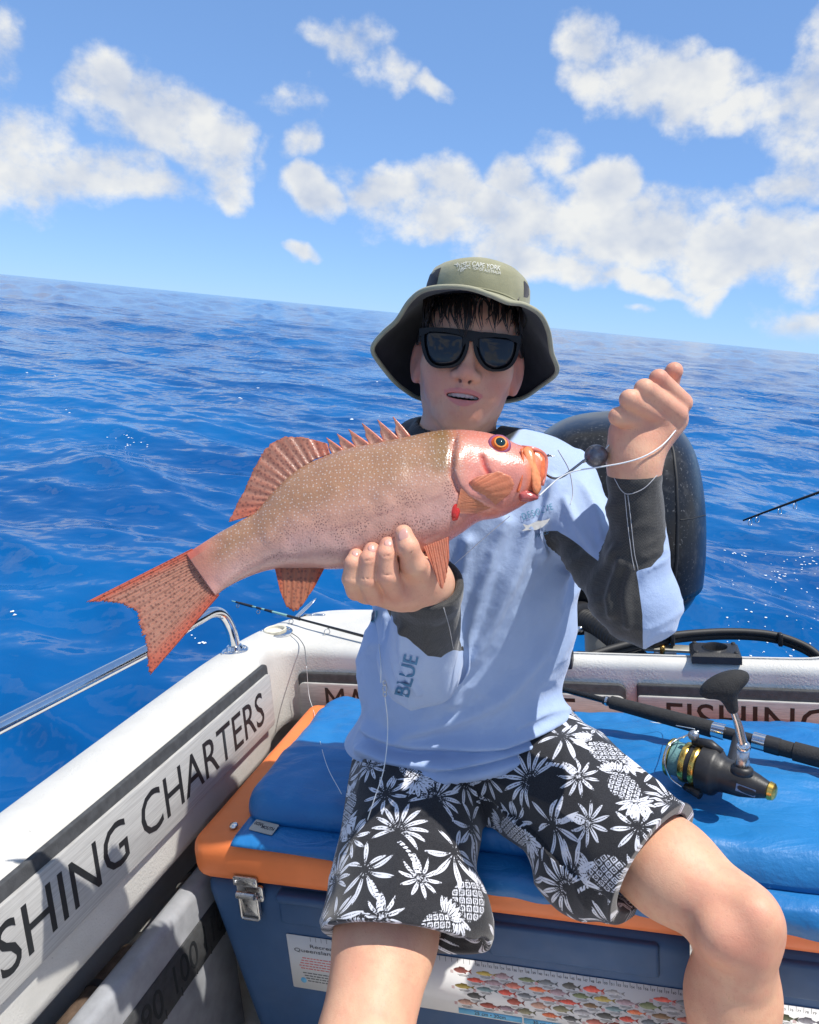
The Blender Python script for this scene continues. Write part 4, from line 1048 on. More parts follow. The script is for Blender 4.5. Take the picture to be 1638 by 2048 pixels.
def build_body():
    Vs, Fs, lips, hole, blush = [], [], [], [], []; off = 0
    def add(prims, lo, hi, h, extra=None):
        nonlocal off
        fn = sdf_of(prims); V, F = sdf_mesh(fn, lo, hi, h)
        l, hl, bl = (extra(V) if extra else (np.zeros(len(V)),)*3)
        Vs.append(V); Fs.append(F+off); off += len(V); lips.append(l); hole.append(hl); blush.append(bl)
    def face_attr(V):
        q = (V-EYE)@HM.T; d = np.full(len(V), 9.)
        for pts in (UPL, LOL):
            for a, b in zip(pts[:-1], pts[1:]): d = np.minimum(d, d_cap(V, HL(*a), HL(*b), .0058, .0058))
        ax_ = np.abs(q[:, 0]); top = -.0635+.0062*np.clip(1-(ax_/.0275)**1.7, 0, 1)-.0016*np.exp(-(ax_/.0035)**2); bot = -.0680-.0150*np.clip(1-(ax_/.0265)**2, 0, 1)
        lp = sstep(-.0006, .0008, top-q[:, 2])*sstep(-.0006, .0012, q[:, 2]-bot)*(ax_ < .027)*(q[:, 1] > -.025)
        hl = sstep(.0245, .021, np.abs(q[:, 0]))*(np.abs(q[:, 2]+.0695) < .0060)*sstep(-.0005, -.004, q[:, 1])*(np.abs(q[:, 0]) < .024)
        for s in (-1, 1): hl = np.maximum(hl, .8*sstep(.0042, .0026, np.linalg.norm(q-[s*.0068, .0095, -.0490], axis=1)))
        bl = .55*np.exp(-(((np.abs(q[:, 0])-.043)/.022)**2+((q[:, 2]+.050)/.024)**2))+.55*np.exp(-((q[:, 0]/.014)**2+((q[:, 2]+.034)/.016)**2))*(q[:, 1] > -.01)+.7*(np.abs(q[:, 0]) > .066)*(q[:, 2] < .02)+.35*np.exp(-((q[:, 0]/.016)**2+((q[:, 2]+.0985)/.014)**2))
        return lp, hl, np.clip(bl, 0, 1)
    hc = HL(0, -.08, -.02)
    add(FACE+NECK, hc-[.115, .13, .20], hc+[.115, .15, .17], .0019, face_attr)
    def knuck(pts, r):
        def f(V):
            b = np.zeros(len(V))
            for p in pts: b = np.maximum(b, .55*np.exp(-(np.linalg.norm(V-PD(*p), axis=1)/r)**2))
            return np.zeros(len(V)), np.zeros(len(V)), b
        return f
    A = [('c', (J['elL'], J['wrL'], .040, .030), .0)]
    c0 = PD(780, 1135, .88); add(HANDL+[('c', (J['elL'], J['wrL'], .036, .028), .02)], c0-[.13, .10, .17], c0+[.12, .19, .11], .0017, knuck([f[3] for f in FGL]+[THL[3]]+[f[0] for f in FGL], .016))
    c1 = PD(1300, 840, .93); add(HANDR+[('c', (J['elR'], J['wrR'], .036, .027), .02)], c1-[.10, .09, .19], c1+[.09, .12, .10], .0017, knuck([(1364, 800, .925), (1353, 822, .915), (1322, 830, .912), (1290, 838, .915), (1348, 735, .935), (1318, 752, .893)], .017))
    # legs
    kr, kl = J['kneeR'], J['kneeL']
    legs = [('c', (J['hipR'], kr+(J['hipR']-kr)*.25, .088, .066), 0), ('c', (kr+(J['hipR']-kr)*.25, kr, .066, .051), .02), ('c', (kr, kr+(J['ankR']-kr)*.3, .049, .055), .025), ('c', (kr+(J['ankR']-kr)*.3, J['ankR'], .056, .036), .02),
            ('e', (PD(1512, 1836, .957), (.027, .025, .030), None), .022), ('c', (PD(1508, 1900, .962), PD(1500, 1960, .975), .016, .014), .025), ('e', (PD(1438, 1872, .962), (.028, .026, .030), None), .022), ('e', (kr+np.array([.0, .03, -.13]), (.05, .052, .09), None), .03)]
    legs += [('c', (J['ankR']+[0, .02, -.045], J['ankR']+[.03, -.16, -.06], .036, .026), .03)]; bb = np.array([J['hipR'], kr, J['ankR']]); add(legs, bb.min(0)-[.11, .2, .11], bb.max(0)+.11, .0036)
    def kn(V):
        b = .6*np.exp(-(np.linalg.norm(V-(kr+[.0, -.04, .01]), axis=1)/.05)**2); return 0*b, 0*b, b
    blush[-1] = kn(Vs[-1])[2]
    legs = [('c', (J['hipL'], kl+(J['hipL']-kl)*.3, .090, .071), 0), ('c', (kl+(J['hipL']-kl)*.3, kl, .071, .058), .02), ('c', (kl, J['ankL'], .054, .036), .03), ('e', (kl+np.array([0, -.022, .012]), (.042, .036, .042), None), .025)]
    legs += [('c', (J['ankL']+[0, .02, -.005], J['ankL']+[-.02, -.16, -.012], .034, .025), .03)]; bb = np.array([J['hipL'], kl, J['ankL']]); add(legs, bb.min(0)-[.11, .2, .11], bb.max(0)+.11, .0036)
    # trunk under the clothes, so that the figure is whole
    tr = [('e', (J['pelvis'], (.13, .09, .10), None), 0), ('e', ((J['pelvis']+J['chest'])/2, (.11, .07, .2), None), .05), ('e', (J['chest'], (.13, .075, .12), None), .05),
          ('c', (J['shL'], J['elL'], .042, .036), .03), ('c', (J['shR'], J['elR'], .042, .034), .03)]
    add(tr, (-.6, .85, -.80), (.2, 1.4, -.05), .009)
    V = np.concatenate(Vs); F = np.concatenate(Fs)
    return part('body', V, F, M_SKIN, PER, attrs={'lips': np.concatenate(lips), 'hole': np.concatenate(hole), 'blush': np.concatenate(blush)})
BODY = build_body(); BODY_BVH = bvh_of(BODY)

# finger nails
def build_nails():
    m = simple('nail', (.62, .33, .27), .25, var=.05)
    for i, (p, w, sc_) in enumerate([((711, 1107), 7, 9), ((744, 1097), 8, 10), ((777, 1086), 8.5, 10), ((806, 1070), 10, 14)]):
        h, n = hit(BODY_BVH, *p)
        if h is None: continue
        up = nrm(CAM_UP-n*(CAM_UP@n)); rt = np.cross(up, n)
        V, F = ellipsoid(h-n*.0008, np.stack([rt*w/1514*.87, up*sc_/1514*.87, n*.0017]), 16, 10); part('finger_nail', V, F, m, PER)
    # upper teeth
    tm = simple('teeth', (.80, .77, .70), .25, var=.03)
    for k in range(-3, 4):
        w = .0074 if k == 0 else .0058; x = k*.0060; V, F = ellipsoid(HL(x, -.0030-abs(k)**1.6*.0008, -.0660), np.stack([HX*.0056, HF*.0026, HU*.0048]), 12, 8); part('tooth', V, F, tm, PER)
build_nails()
# ------------------------------------------------------------------ clothes
def shirt_mat():
    m, nt, b = new_mat('shirt_fabric'); co = nt.coord('Object')
    n1 = nt.noise(co, 7, 4, .6); wv = nt.node('ShaderNodeTexChecker', ins={'Vector': co, 'Scale': 900.}).outputs[1]
    blue = nt.mix(nt.mrange(n1, .3, .7), (.375, .48, .69), (.34, .44, .645))
    st = nt.mrange(nt.noise(co, 16, 3, .6), .68, .80, 0, .35)
    blue = nt.mix(st, blue, (.20, .28, .50))
    ck = nt.node('ShaderNodeTexChecker', ins={'Vector': co, 'Scale': 520.}); nt.put(ck, 'Color1', (.030, .030, .030, 1)); nt.put(ck, 'Color2', (.052, .050, .048, 1))
    pan = nt.mrange(nt.attr('panel', 2), -.4, .4)
    col = nt.mrange(nt.attr('collar', 2), 0, 1)
    c = nt.mix(pan, blue, ck.outputs[0]); c = nt.mix(col, c, (.012, .013, .015))
    nt.put(b, 'Base Color', c); nt.put(b, 'Roughness', .72); nt.put(b, 'Specular IOR Level', .3)
    nt.put(b, 'Sheen Weight', .25); nt.put(b, 'Sheen Roughness', .5)
    h = nt.math('ADD', nt.math('MULTIPLY', nt.noise(co, 900, 1, .5), .6), nt.math('MULTIPLY', nt.noise(co, 60, 3, .6), 2.6))
    nt.put(b, 'Normal', nt.bump(h, .35, .0016)); return m
M_SHIRT = shirt_mat()
FACING = nrm((.24, -.97, 0)); SIDE = nrm(np.cross(FACING, (0, 0, 1.)))
SIDE = SIDE if SIDE[0] > 0 else -SIDE
TM = np.stack([SIDE, -FACING, np.array([0, 0, 1.])])           # torso axes: side, back, up
def ridged(P, s, seed): return 1-np.abs(vnoise(P, s, seed))*1.6
def build_shirt():
    ch, pv = J['chest'], J['pelvis']
    e = lambda c, r, k: ('e', (c, r, TM), k)
    torso = [e(ch+[0, 0, .03], (.168, .105, .15), 0), e(ch+np.array([-.006, .0, -.10]), (.160, .108, .17), .06), e(ch*.35+pv*.65+np.array([-.012, -.02, .0]), (.176, .122, .16), .06), e(pv+np.array([-.012, -.035, .015]), (.196, .135, .085), .05),
             ('c', (J['shL']+[.01, 0, .012], J['shR']+[-.01, 0, .010], .060, .054), .05),
             ('c', (HL(0, -.108, -.150), ch+[0, 0, .07], .070, .10), .04)]
    uaR = [('c', (J['shR'], J['elR']+[-.006, .0, .004], .053, .044), .03)]
    faR = [('c', (J['elR']+np.array([.0, 0, -.002]), J['wrR']+(J['elR']-J['wrR'])*.10, .044, .0345), .02), ('e', (J['elR']+np.array([.004, -.002, .0]), (.047, .046, .046), None), .03)]
    uaL = [('c', (J['shL'], J['elL']+[0, .02, .01], .064, .056), .035)]
    wl = J['wrL']+(J['elL']-J['wrL'])*.02
    faL = [('c', (J['elL']+np.array([0, .01, .0]), wl, .056, .043), .025)]
    dR = nrm(J['wrR']-J['elR']); dL = nrm(J['wrL']-J['elL'])
    # openings at the cuffs, the neck and the hem
    cuts = [('p', (J['wrR']+dR*.004, dR), .003), ('p', (wl+dL*.012, dL), .003),
            ('C', (J['wrR']-dR*.05, J['wrR']+dR*.08, .0265, .0285), .003), ('C', (wl-dL*.05, wl+dL*.08, .031, .035), .003)]
    # cuff cuts must not touch the rest: limit them by building arms separately
    armR, armL = uaR+faR+[cuts[0], cuts[2]], uaL+faL+[cuts[1], cuts[3]]
    hemL, hemR, hemM = PY(708, 1568, 1.09), PY(1172, 1452, 1.12), PY(960, 1535, 1.06)
    hn = np.cross(hemR-hemL, hemM-hemL); hn = nrm(hn); hn = hn if hn[2] < 0 else -hn
    hn = nrm(hn*.5+np.array([-.22, 0, -.9])*.5)
    hem = [('p', (hemM+np.array([0, 0, -.002]), hn), .010), ('E', (pv+np.array([-.012, -.03, -.075]), (.180, .120, .06), TM), .004)]
    neckcut = [('C', (HL(0, -.096, -.08), HL(0, -.108, -.19), .0625, .058), .004), ('p', (HL(0, -.100, -.100), nrm(HU-HF*.14)), .004)]
    fT, fR, fL = sdf_of(torso+hem+neckcut), sdf_of(armR), sdf_of(armL)
    def fn(P): return smin(smin(fT(P), fR(P), .022), fL(P), .022)
    V, F = sdf_mesh(fn, (-.62, .80, -.80), (.13, 1.40, -.03), .0032)
    N = sdf_normals(fn, V, .004); dT, dR_, dL_ = fT(V), fR(V), fL(V)
    px = to_px(V)
    # folds: tension lines from the raised arm, gathers above the hem, rucks in the sleeves
    arm = np.clip((dT-np.minimum(dR_, dL_))/.03, 0, 1); tor = 1-arm
    a = math.radians(62); ux, uy = math.cos(a), math.sin(a)
    s = (px[:, 0]-940)*ux-(px[:, 1]-1200)*-uy*-1; al = (px[:, 0]*math.cos(math.radians(118))+px[:, 1]*math.sin(math.radians(118))); ac = (px[:, 0]*math.sin(math.radians(118))-px[:, 1]*math.cos(math.radians(118)))
    Q = np.c_[ac/100, al/420, V[:, 1]*1.5]
    fold = .015*ridged(Q, 1.05, 21)+.006*ridged(Q*[1, 1.5, 1], 2.4, 22)-.006+.0014*ridged(Q*[1.6, 2.2, 1], 4.5, 27)
    Qh = np.c_[px[:, 0]/330, (px[:, 1]+.25*px[:, 0])/70, V[:, 1]*2]; low = sstep(1400, 1500, px[:, 1]+.25*(px[:, 0]-900)); fold = fold*(1-.75*low)+(.026*ridged(Qh, .85, 23)**2-.006)*low
    tR, tL = (V-J['elR'])@dR, (V-J['elL'])@dL
    Qr = np.c_[px[:, 0]/110, (px[:, 1]+.45*px[:, 0])/52, V[:, 1]*6]; fr = (.007*ridged(Qr, .8, 24)+.0025*ridged(Qr, 2.2, 25))*(1.15-.6*sstep(.05, .17, tR))
    Ql = np.c_[(px[:, 0]-px[:, 1]*.2)/46, px[:, 1]/170, V[:, 1]*4]; fl = .007*ridged(Ql, .8, 26)*(1-.5*sstep(.08, .2, tL))
    isR = dR_ < dL_
    d = fold*tor+np.where(isR, fr, fl)*arm-.006
    edge = np.exp(-(((V-hemM)@hn)/.012)**2)*(tor > .5); d *= 1-.7*edge
    d = d*np.clip(np.minimum(np.abs((V-J['wrR'])@dR), np.abs((V-wl)@dL))/.02-.5, 0, 1)+0
    def crease(lines, A, w):
        o = np.zeros(len(V))
        for L in lines:
            P = polyres(spline(np.array(L, float), 30), 150); k = np.min(np.hypot(px[:, 0][:, None]-P[:, 0], px[:, 1][:, None]-P[:, 1]), 1); o = np.maximum(o, np.exp(-(k/w)**2))
        return A*o
    fr_ = np.clip(N@CAM_BACK*1.6, 0, 1)
    d += fr_*tor*crease([[(740,1455),(820,1488),(950,1486),(1060,1460),(1128,1428)], [(722,1500),(800,1526),(930,1520),(1050,1490),(1125,1462)], [(712,1548),(820,1556),(960,1540),(1080,1500),(1165,1455)]], .017, 13)
    d -= fr_*tor*crease([[(740,1478),(820,1508),(940,1504),(1055,1476),(1125,1445)], [(722,1524),(810,1541),(950,1531),(1065,1494),(1130,1468)]], .008, 8)
    d += fr_*tor*crease([[(1078,955),(1045,1090),(985,1240),(950,1310)], [(1105,965),(1092,1040),(1078,1105)], [(1010,1045),(972,1150),(930,1300),(905,1400)], [(935,1085),(915,1200),(900,1300)], [(1125,1150),(1080,1300),(960,1420),(800,1470)]], .010, 13)
    d += fr_*arm*np.where(isR, crease([[(1226,1100),(1195,1150),(1180,1195)], [(1243,1125),(1222,1185),(1222,1228)], [(1262,1135),(1252,1195),(1256,1250)], [(1160,960),(1190,1020),(1205,1080)], [(1130,1000),(1160,1060),(1190,1105)]], .006, 9), crease([[(768,1235),(764,1300),(790,1375)], [(784,1245),(784,1310),(812,1380)], [(800,1262),(806,1320),(836,1388)]], .006, 8))
    V = V+N*d[:, None]
    dark1 = [(1229,926),(1225,972),(1227,1021),(1225,1063),(1223,1103),(1216,1137),(1176,1106),(1140,1078),(1117,1062),(1100,1062),(1100,1110),(1140,1140),(1170,1190),(1222,1232),(1282,1290),(1285,1230),(1276,1163),(1272,1142),(1300,1133),(1322,1112),(1331,1078),(1335,1027),(1340,988),(1340,945),(1330,900),(1229,900)]
    dark2 = [(762,1203),(762,1110),(970,1090),(970,1300),(912,1302),(885,1320),(856,1312),(826,1291),(797,1261),(778,1230)]
    fore = sdf_of(faR)(V) < sdf_of(uaR)(V)
    elbow = [(1272,1142),(1300,1133),(1322,1112),(1331,1078),(1335,1027),(1346,985),(1450,985),(1450,1320),(1285,1320),(1285,1230),(1276,1163)]
    under = [(1090,1060),(1117,1062),(1140,1078),(1176,1106),(1216,1137),(1300,1190),(1300,1360),(1040,1360),(1040,1100)]
    blue_e = poly_sd(px, elbow); und = poly_sd(px, under)
    dark_r = np.where(fore, -blue_e, np.minimum(und, -blue_e))
    pan = np.where((arm > .25) & isR, dark_r, -30.); pan = np.where((arm > .25) & ~isR & (dL_ < .03), poly_sd(px, dark2), pan)
    q = (V-EYE)@HM.T; collar = ((q[:, 2] > -.168) & (tor > .3)).astype(float)*sstep(.100, .090, np.hypot(q[:, 0], q[:, 1]+.11))
    o = part('shirt', V, F, M_SHIRT, PER, attrs={'panel': pan, 'collar': collar})
    return o
SHIRT = build_shirt(); SHIRT_BVH = bvh_of(SHIRT)

def text_on(bvh, name, s, p0, p1, hpx, mat, parent, lift=.0012, bold=0., shear=0., spacing=1.):
    """print a word on a surface: base line from pixel p0 to p1, letter height in pixels"""
    V, F = text_geo(s, 0., bold=bold, spacing=spacing); p0, p1 = np.array(p0, float), np.array(p1, float)
    d = p1-p0; up = nrm((d[1], -d[0]))*hpx
    out = []; last = None
    for x, y, z in V:
        p = p0+d*x+up*y+nrm(d)*shear*y*hpx; h, n = hit(bvh, *p)
        if h is None: h, n = last if last is not None else (PD(*p, 1.), CAM_BACK)
        last = (h, n); out.append(h+n*lift-ray(*p)*.0006)
    part(name, out, F, mat, parent, False)
M_TEAL = simple('teal_print', (.045, .17, .33), .6, var=.15); M_TEALP = simple('pale_teal_print', (.10, .30, .44), .6, var=.2); M_PALE = simple('pale_print', (.62, .62, .60), .6, var=.15, vscale=200)
def shirt_print():
    text_on(SHIRT_BVH, 'print_lettering', 'BLUE', (818, 1394), (838, 1314), 30, M_TEAL, SHIRT, bold=.01)
    text_on(SHIRT_BVH, 'print_lettering', 'DESOLVE', (1047, 1040), (1107, 1019), 13, M_TEALP, SHIRT, spacing=1.25)
    text_on(SHIRT_BVH, 'print_lettering', 'ply Co', (1070, 1076), (1097, 1070), 11, M_TEAL, SHIRT, shear=.3)
    text_on(SHIRT_BVH, 'print_lettering', 'C', (752, 1247), (757, 1222), 13, M_TEALP, SHIRT); text_on(SHIRT_BVH, 'print_lettering', 'I', (743, 1215), (746, 1203), 11, M_TEALP, SHIRT)
    # small fish emblem
    out = [(1044,1062),(1052,1056),(1046,1048),(1056,1051),(1066,1046),(1078,1041),(1090,1040),(1101,1036),(1095,1045),(1084,1054),(1070,1060),(1058,1060)]
    P = [hit(SHIRT_BVH, *p) for p in out]; V = [h+n*.0014-ray(*p)*.0006 for (h, n), p in zip(P, out) if h is not None]; part('print_emblem', V, [list(range(len(V)))], M_PALE, SHIRT, False)
    thr = simple('pale_thread', (.42, .42, .44), .7)
    for L in ([(1229,956),(1243,980),(1258,988),(1288,976),(1316,948)], [(1256,990),(1262,1040),(1268,1100),(1276,1140)], [(1250,988),(1255,1040),(1262,1100),(1268,1140)], [(796,1206),(835,1216),(884,1200)], [(887,1215),(897,1250),(906,1296)], [(1116,900),(1138,940),(1146,985),(1140,1010)]):
        P = [hit(SHIRT_BVH, *p) for p in polyres(spline(np.array(L, float), 24), 26)]; P = [h+n*.0006 for h, n in P if h is not None]
        if len(P) > 4: V, F = tube(np.array(P), .00055, 5); part('stitching', V, F, thr, SHIRT)
    # hem label
    h, n = hit(SHIRT_BVH, 736, 1562)
    if h is not None:
        V, F = rbox(h-[.008, .002, .004], h+[.006, .001, .006], .0005, 1); part('hem_label', V, F, M_LETTER, SHIRT, False)
shirt_print()

# ------------------------------------------------------------------ pineapple shorts
def shorts_mat():
    m, nt, b = new_mat('printed_cotton'); co = nt.coord('Object')
    n1 = nt.noise(co, 800, 2, .6)
    blk = nt.mix(nt.mrange(n1, .35, .65), (.013, .013, .016), (.030, .030, .034))
    wht = nt.mix(nt.mrange(n1, .3, .7), (.74, .75, .80), (.60, .61, .67))
    c = nt.mix(nt.mrange(nt.attr('motif', 2), -.00025, .00035), blk, wht)
    nt.put(b, 'Base Color', c); nt.put(b, 'Roughness', .85); nt.put(b, 'Specular IOR Level', .2); nt.put(b, 'Sheen Weight', .3)
    nt.put(b, 'Normal', nt.bump(nt.math('ADD', n1, nt.noise(co, 90, 3, .6)), .3, .001)); return m
M_SHORTS = shorts_mat()
def motif_field(U, W):
    """signed distance-like field of the tropical print (white > 0)"""
    rg = np.random.default_rng(5); out = np.full(len(U), -1.)
    def leaf(u, v, x, y, a, L, wd, rib=.0008, bend=0.):
        ca, sa = math.cos(a), math.sin(a); du, dv = u-x, v-y; p = du*ca+dv*sa; q = -du*sa+dv*ca-bend*p*p/L
        t = np.clip(p/L, 0, 1); w = wd*np.sin(PI*np.clip(t, .02, 1)**1.3)**.9
        return np.minimum(np.minimum(np.where((p > 0) & (p < L), w-np.abs(q), -.01), 1), np.where(t > .12, np.abs(q)-rib*(1-t*.6), .01))
    def fan(u, v, x, y, a0, spread, n, L, wd, bend=0):
        r = np.full(len(u), -1.)
        for k in range(n):
            a = a0+spread*(k/(n-1)-.5); Lk = L*(.78+.3*math.cos((k/(n-1)-.5)*2.6))
            r = np.maximum(r, leaf(u, v, x+.004*math.cos(a), y+.004*math.sin(a), a, Lk, wd, bend=bend*(k/(n-1)-.5)*2))
        return r
    def pineapple(u, v, x, y, a, s):
        ca, sa = math.cos(a), math.sin(a); du, dv = u-x, v-y; p = (du*ca+dv*sa)/s; q = (-du*sa+dv*ca)/s      # p along the fruit (up)
        bx, by = .024, .029; e = 1-np.sqrt((q/bx)**2+(p/by)**2); body = e*.022
        A, Bq = (p/.0145+q/.0130), (p/.0145-q/.0130)
        fa, fb = np.abs(A-np.round(A)), np.abs(Bq-np.round(Bq)); c = np.maximum(fa, fb)            # diamonds
        cell = np.where((c < .40) & (c > .24), 1., np.where(c < .10, 1., -1.))*np.minimum(np.minimum(np.abs(c-.40), np.abs(c-.24)), np.abs(c-.10))*.009
        r = np.minimum(body, cell)*s
        for k in range(9):
            b_ = a+(k-4)*.30; r = np.maximum(r, leaf(u, v, x+ca*by*s*.92, y+sa*by*s*.92, b_, (.038-.0028*abs(k-4))*s, .0036*s, bend=(k-4)*.13))
        for k in range(7):
            b_ = a+PI+(k-3)*.36; r = np.maximum(r, leaf(u, v, x-ca*by*s*.95, y-sa*by*s*.95, b_, .030*s, .0030*s, bend=-(k-3)*.1))
        return r
    def palm(u, v, x, y, a, s):
        r = np.full(len(u), -1.)
        for k in range(11): r = np.maximum(r, leaf(u, v, x, y, a+PI/2+(k-5)*.52, .032*s*(1-.02*abs(k-5)), .0028*s, bend=(k-5)*.12))
        ca, sa = math.cos(a-PI/2), math.sin(a-PI/2); du, dv = u-x, v-y; p = du*ca+dv*sa; q = -du*sa+dv*ca
        tr = np.minimum(.0030*s-np.abs(q-.3*p*p/.05), np.where((p > .004) & (p < .052*s), 1, -1)); tr = np.minimum(tr, np.where((p/.0055) % 1 < .72, .002, -.002))
        return np.maximum(r, tr)
    g = .074; k = 0
    for i in range(-12, 13):
        for j in range(-10, 11):
            x, y = (i+.5*(j % 2))*g+rg.uniform(-.006, .006), j*g*.80+rg.uniform(-.006, .006); ty = (i*2+j*3) % 5; rot = rg.uniform(-.5, .5)
            k += 1; near = (np.abs(U-x) < .085) & (np.abs(W-y) < .085)
            if not near.any(): continue
            u, v = U[near], W[near]
            if ty == 0: r = pineapple(u, v, x, y, PI/2+rot, .95)
            elif ty == 1: r = fan(u, v, x, y, rot-PI/2, 3.6, 11, .041, .0031, .25)
            elif ty == 2: r = palm(u, v, x, y, rot, 1.0)
            elif ty == 3: r = fan(u, v, x, y, rot+.8, 5.6, 10, .032, .0032, .35)
            else: r = np.maximum(fan(u, v, x, y, rot+2.2, 2.2, 5, .046, .0040, .4), fan(u, v, x, y, rot-1.4, 1.6, 3, .036, .0036, .4))
            # a motif in front blanks what lies behind it: keep a thin dark margin
            cur = out[near]; out[near] = np.where(r > -.0016, np.maximum(r, np.where(r > -.0004, r, -.0006)), cur) if ty in (0,) else np.maximum(cur, r)
    return out
def build_shorts():
    hL, hR, kL, kR, pv = J['hipL'], J['hipR'], J['kneeL'], J['kneeR'], J['pelvis']
    aL, aR = nrm(kL-hL), nrm(kR-hR)
    hemL_c, hemR_c = PD(790, 1875, 1.075), PD(1306, 1728, 1.07)
    legL = [('c', (hL+[0, -.01, 0], hemL_c+aL*.03, .112, .104), .0), ('e', (PD(905, 1860, 1.10), (.055, .05, .085), None), .04)]
    legR = [('c', (hR+[0, -.01, 0], hemR_c+aR*.03, .112, .097), .0), ('e', (PD(1150, 1745, 1.12), (.06, .055, .06), None), .04)]
    nL = nrm(aL*.8+np.array([0.10, -.1, -.55])*.6); nR = nrm(aR*.9+np.array([.18, -.05, -.12]))
    cL = [('p', (hemL_c, nL), .003), ('C', (hemL_c-aL*.10, hemL_c+aL*.12, .080, .100), .004), ('E', (PD(912, 1895, 1.085), (.046, .045, .07), None), .004)]
    cR = [('p', (hemR_c, nR), .003), ('C', (hemR_c-aR*.10, hemR_c+aR*.12, .070, .090), .004)]
    pel = sdf_of([('e', (pv+np.array([-.005, .0, -.015]), (.185, .125, .105), TM), 0), ('c', (hL, hR, .105, .105), .04)])
    f1, f2 = sdf_of(legL+cL), sdf_of(legR+cR)
    def fn(P): return smin(smin(f1(P), f2(P), .03), pel(P), .03)
    bb = np.array([hL, hR, hemL_c, hemR_c, pv]); V, F = sdf_mesh(fn, bb.min(0)-[.14, .16, .14], bb.max(0)+[.14, .15, .13], .00175)
    N = sdf_normals(fn, V, .004); d1, d2, d3 = f1(V), f2(V), pel(V)
    # rest on the pad: nothing below its top
    left = d1 < d2
    ax = np.where(left[:, None], aL, aR); o = np.where(left[:, None], hL, hR); w = V-o; t = np.sum(w*ax, 1); rad = w-t[:, None]*ax
    refx = nrm(np.cross((0, 0, 1.), aL)), nrm(np.cross((0, 0, 1.), aR)); rx = np.where(left[:, None], refx[0], refx[1]); ry = np.cross(ax, rx)
    th = np.arctan2(np.sum(rad*ry, 1), np.sum(rad*rx, 1))
    U = th*.108+np.where(left, 0, .47); px = to_px(V)
    Q = np.c_[t*7, th*1.6, np.where(left, 0, 5)]
    f = .009*ridged(Q*[1, .8, 1], 1.1, 31)+.004*ridged(np.c_[px/60, V[:, 1]*4], .8, 32)-.006
    wst = sstep(.10, .0, t); Qw = np.c_[px[:, 0]/260, (px[:, 1]-.28*px[:, 0])/48, V[:, 1]]; f = f*(1-.6*wst)+.010*ridged(Qw, .9, 33)*wst
    f = f*np.clip(np.minimum(np.abs((V-hemL_c)@nL), np.abs((V-hemR_c)@nR))/.014, 0, 1)
    V = V+N*f[:, None]
    pr = motif_field(U, t)
    return part('shorts', V, F, M_SHORTS, PER, attrs={'motif': pr})
SHORTS = build_shorts()
# ------------------------------------------------------------------ hair, sunglasses, hat
def hair_mat():
    m, nt, b = new_mat('dark_hair'); co = nt.coord('Object'); n = nt.noise(co, 160, 3, .6)
    nt.put(b, 'Base Color', nt.mix(n, (.010, .007, .006), (.035, .022, .016))); nt.put(b, 'Roughness', .38); nt.put(b, 'Specular IOR Level', .5); return m
def build_hair():
    rg = np.random.default_rng(9); parts = []
    def strand(x0, y0, x1, y1, r, bow, lift0=.004, lift1=.009):
        pts = []; n = 9
        for i in range(n):
            t = i/(n-1); px = x0+(x1-x0)*t+bow*math.sin(PI*t); py = y0+(y1-y0)*t; h, nn = hit(BODY_BVH, px, py)
            if h is None: h, nn = PD(px, py, 1.05), CAM_BACK
            pts.append(h+nn*(lift0+(lift1-lift0)*math.sin(t*2.2))+CAM_BACK*.001*t)
        parts.append(tube(spline(pts, 14), r*np.r_[np.linspace(.7, 1, 5), np.linspace(1, .12, 9)], 6))
    # fringe: wet clumps that run together to points over the glasses
    for cx0, cx1, y1, nst in ((866,858,664,6),(876,884,655,6),(888,880,668,6),(902,911,650,5),(915,905,661,5),(924,930,672,9),(932,922,664,8),(940,941,660,9),(955,968,648,5),(968,962,664,5),(978,989,655,6),(990,984,668,6),(1002,1012,657,6),(1014,1008,668,6),(1024,1030,664,6)):
        for q in range(nst):
            strand(cx0+rg.normal(0, 6), 585+rg.uniform(-6, 6), cx1+rg.normal(0, 1.2), y1+rg.uniform(-10, 4), rg.uniform(.0010, .0017), rg.normal((cx1-cx0)*1.3, 5), .004, rg.uniform(.007, .011))
    for k in range(26):                                   # loose single hairs
        x0 = rg.uniform(858, 1030); strand(x0, 585+rg.uniform(-5, 12), x0+rg.normal(0, 16), rg.uniform(625, 668), rg.uniform(.0005, .0009), rg.normal(0, 9), .005, rg.uniform(.007, .014))
    for s, xs in ((-1, (846, 862)), (1, (1026, 1042))):     # temples
        for k in range(20):
            x0 = rg.uniform(*xs); strand(x0, rg.uniform(592, 640), x0+s*rg.uniform(-4, 6), rg.uniform(655, 690), rg.uniform(.0010, .0018), rg.normal(0, 3), .003, .005)
    # cap of hair over the skull, under the hat
    fn = sdf_of([('e', (HL(0, -.094, .032), (.0725, .095, .0855), HM), 0), ('p', (HL(0, -.02, .040), nrm(-HU*.75+HF*.66)), .01)])
    c = HL(0, -.09, .03); V, F = sdf_mesh(fn, c-.13, c+.13, .004); 
    q = (V-EYE)@HM.T; V = V+sdf_normals(fn, V)*(.0022*vnoise(np.c_[np.arctan2(q[:, 0], q[:, 1]+.09)*30, q[:, 2]*30, 0*q[:, 0]], 1., 41))[:, None]
    parts.append((V, F.tolist()))
    V, F = merge(parts); return part('hair', V, F, hair_mat(), PER)
HAIR = build_hair()

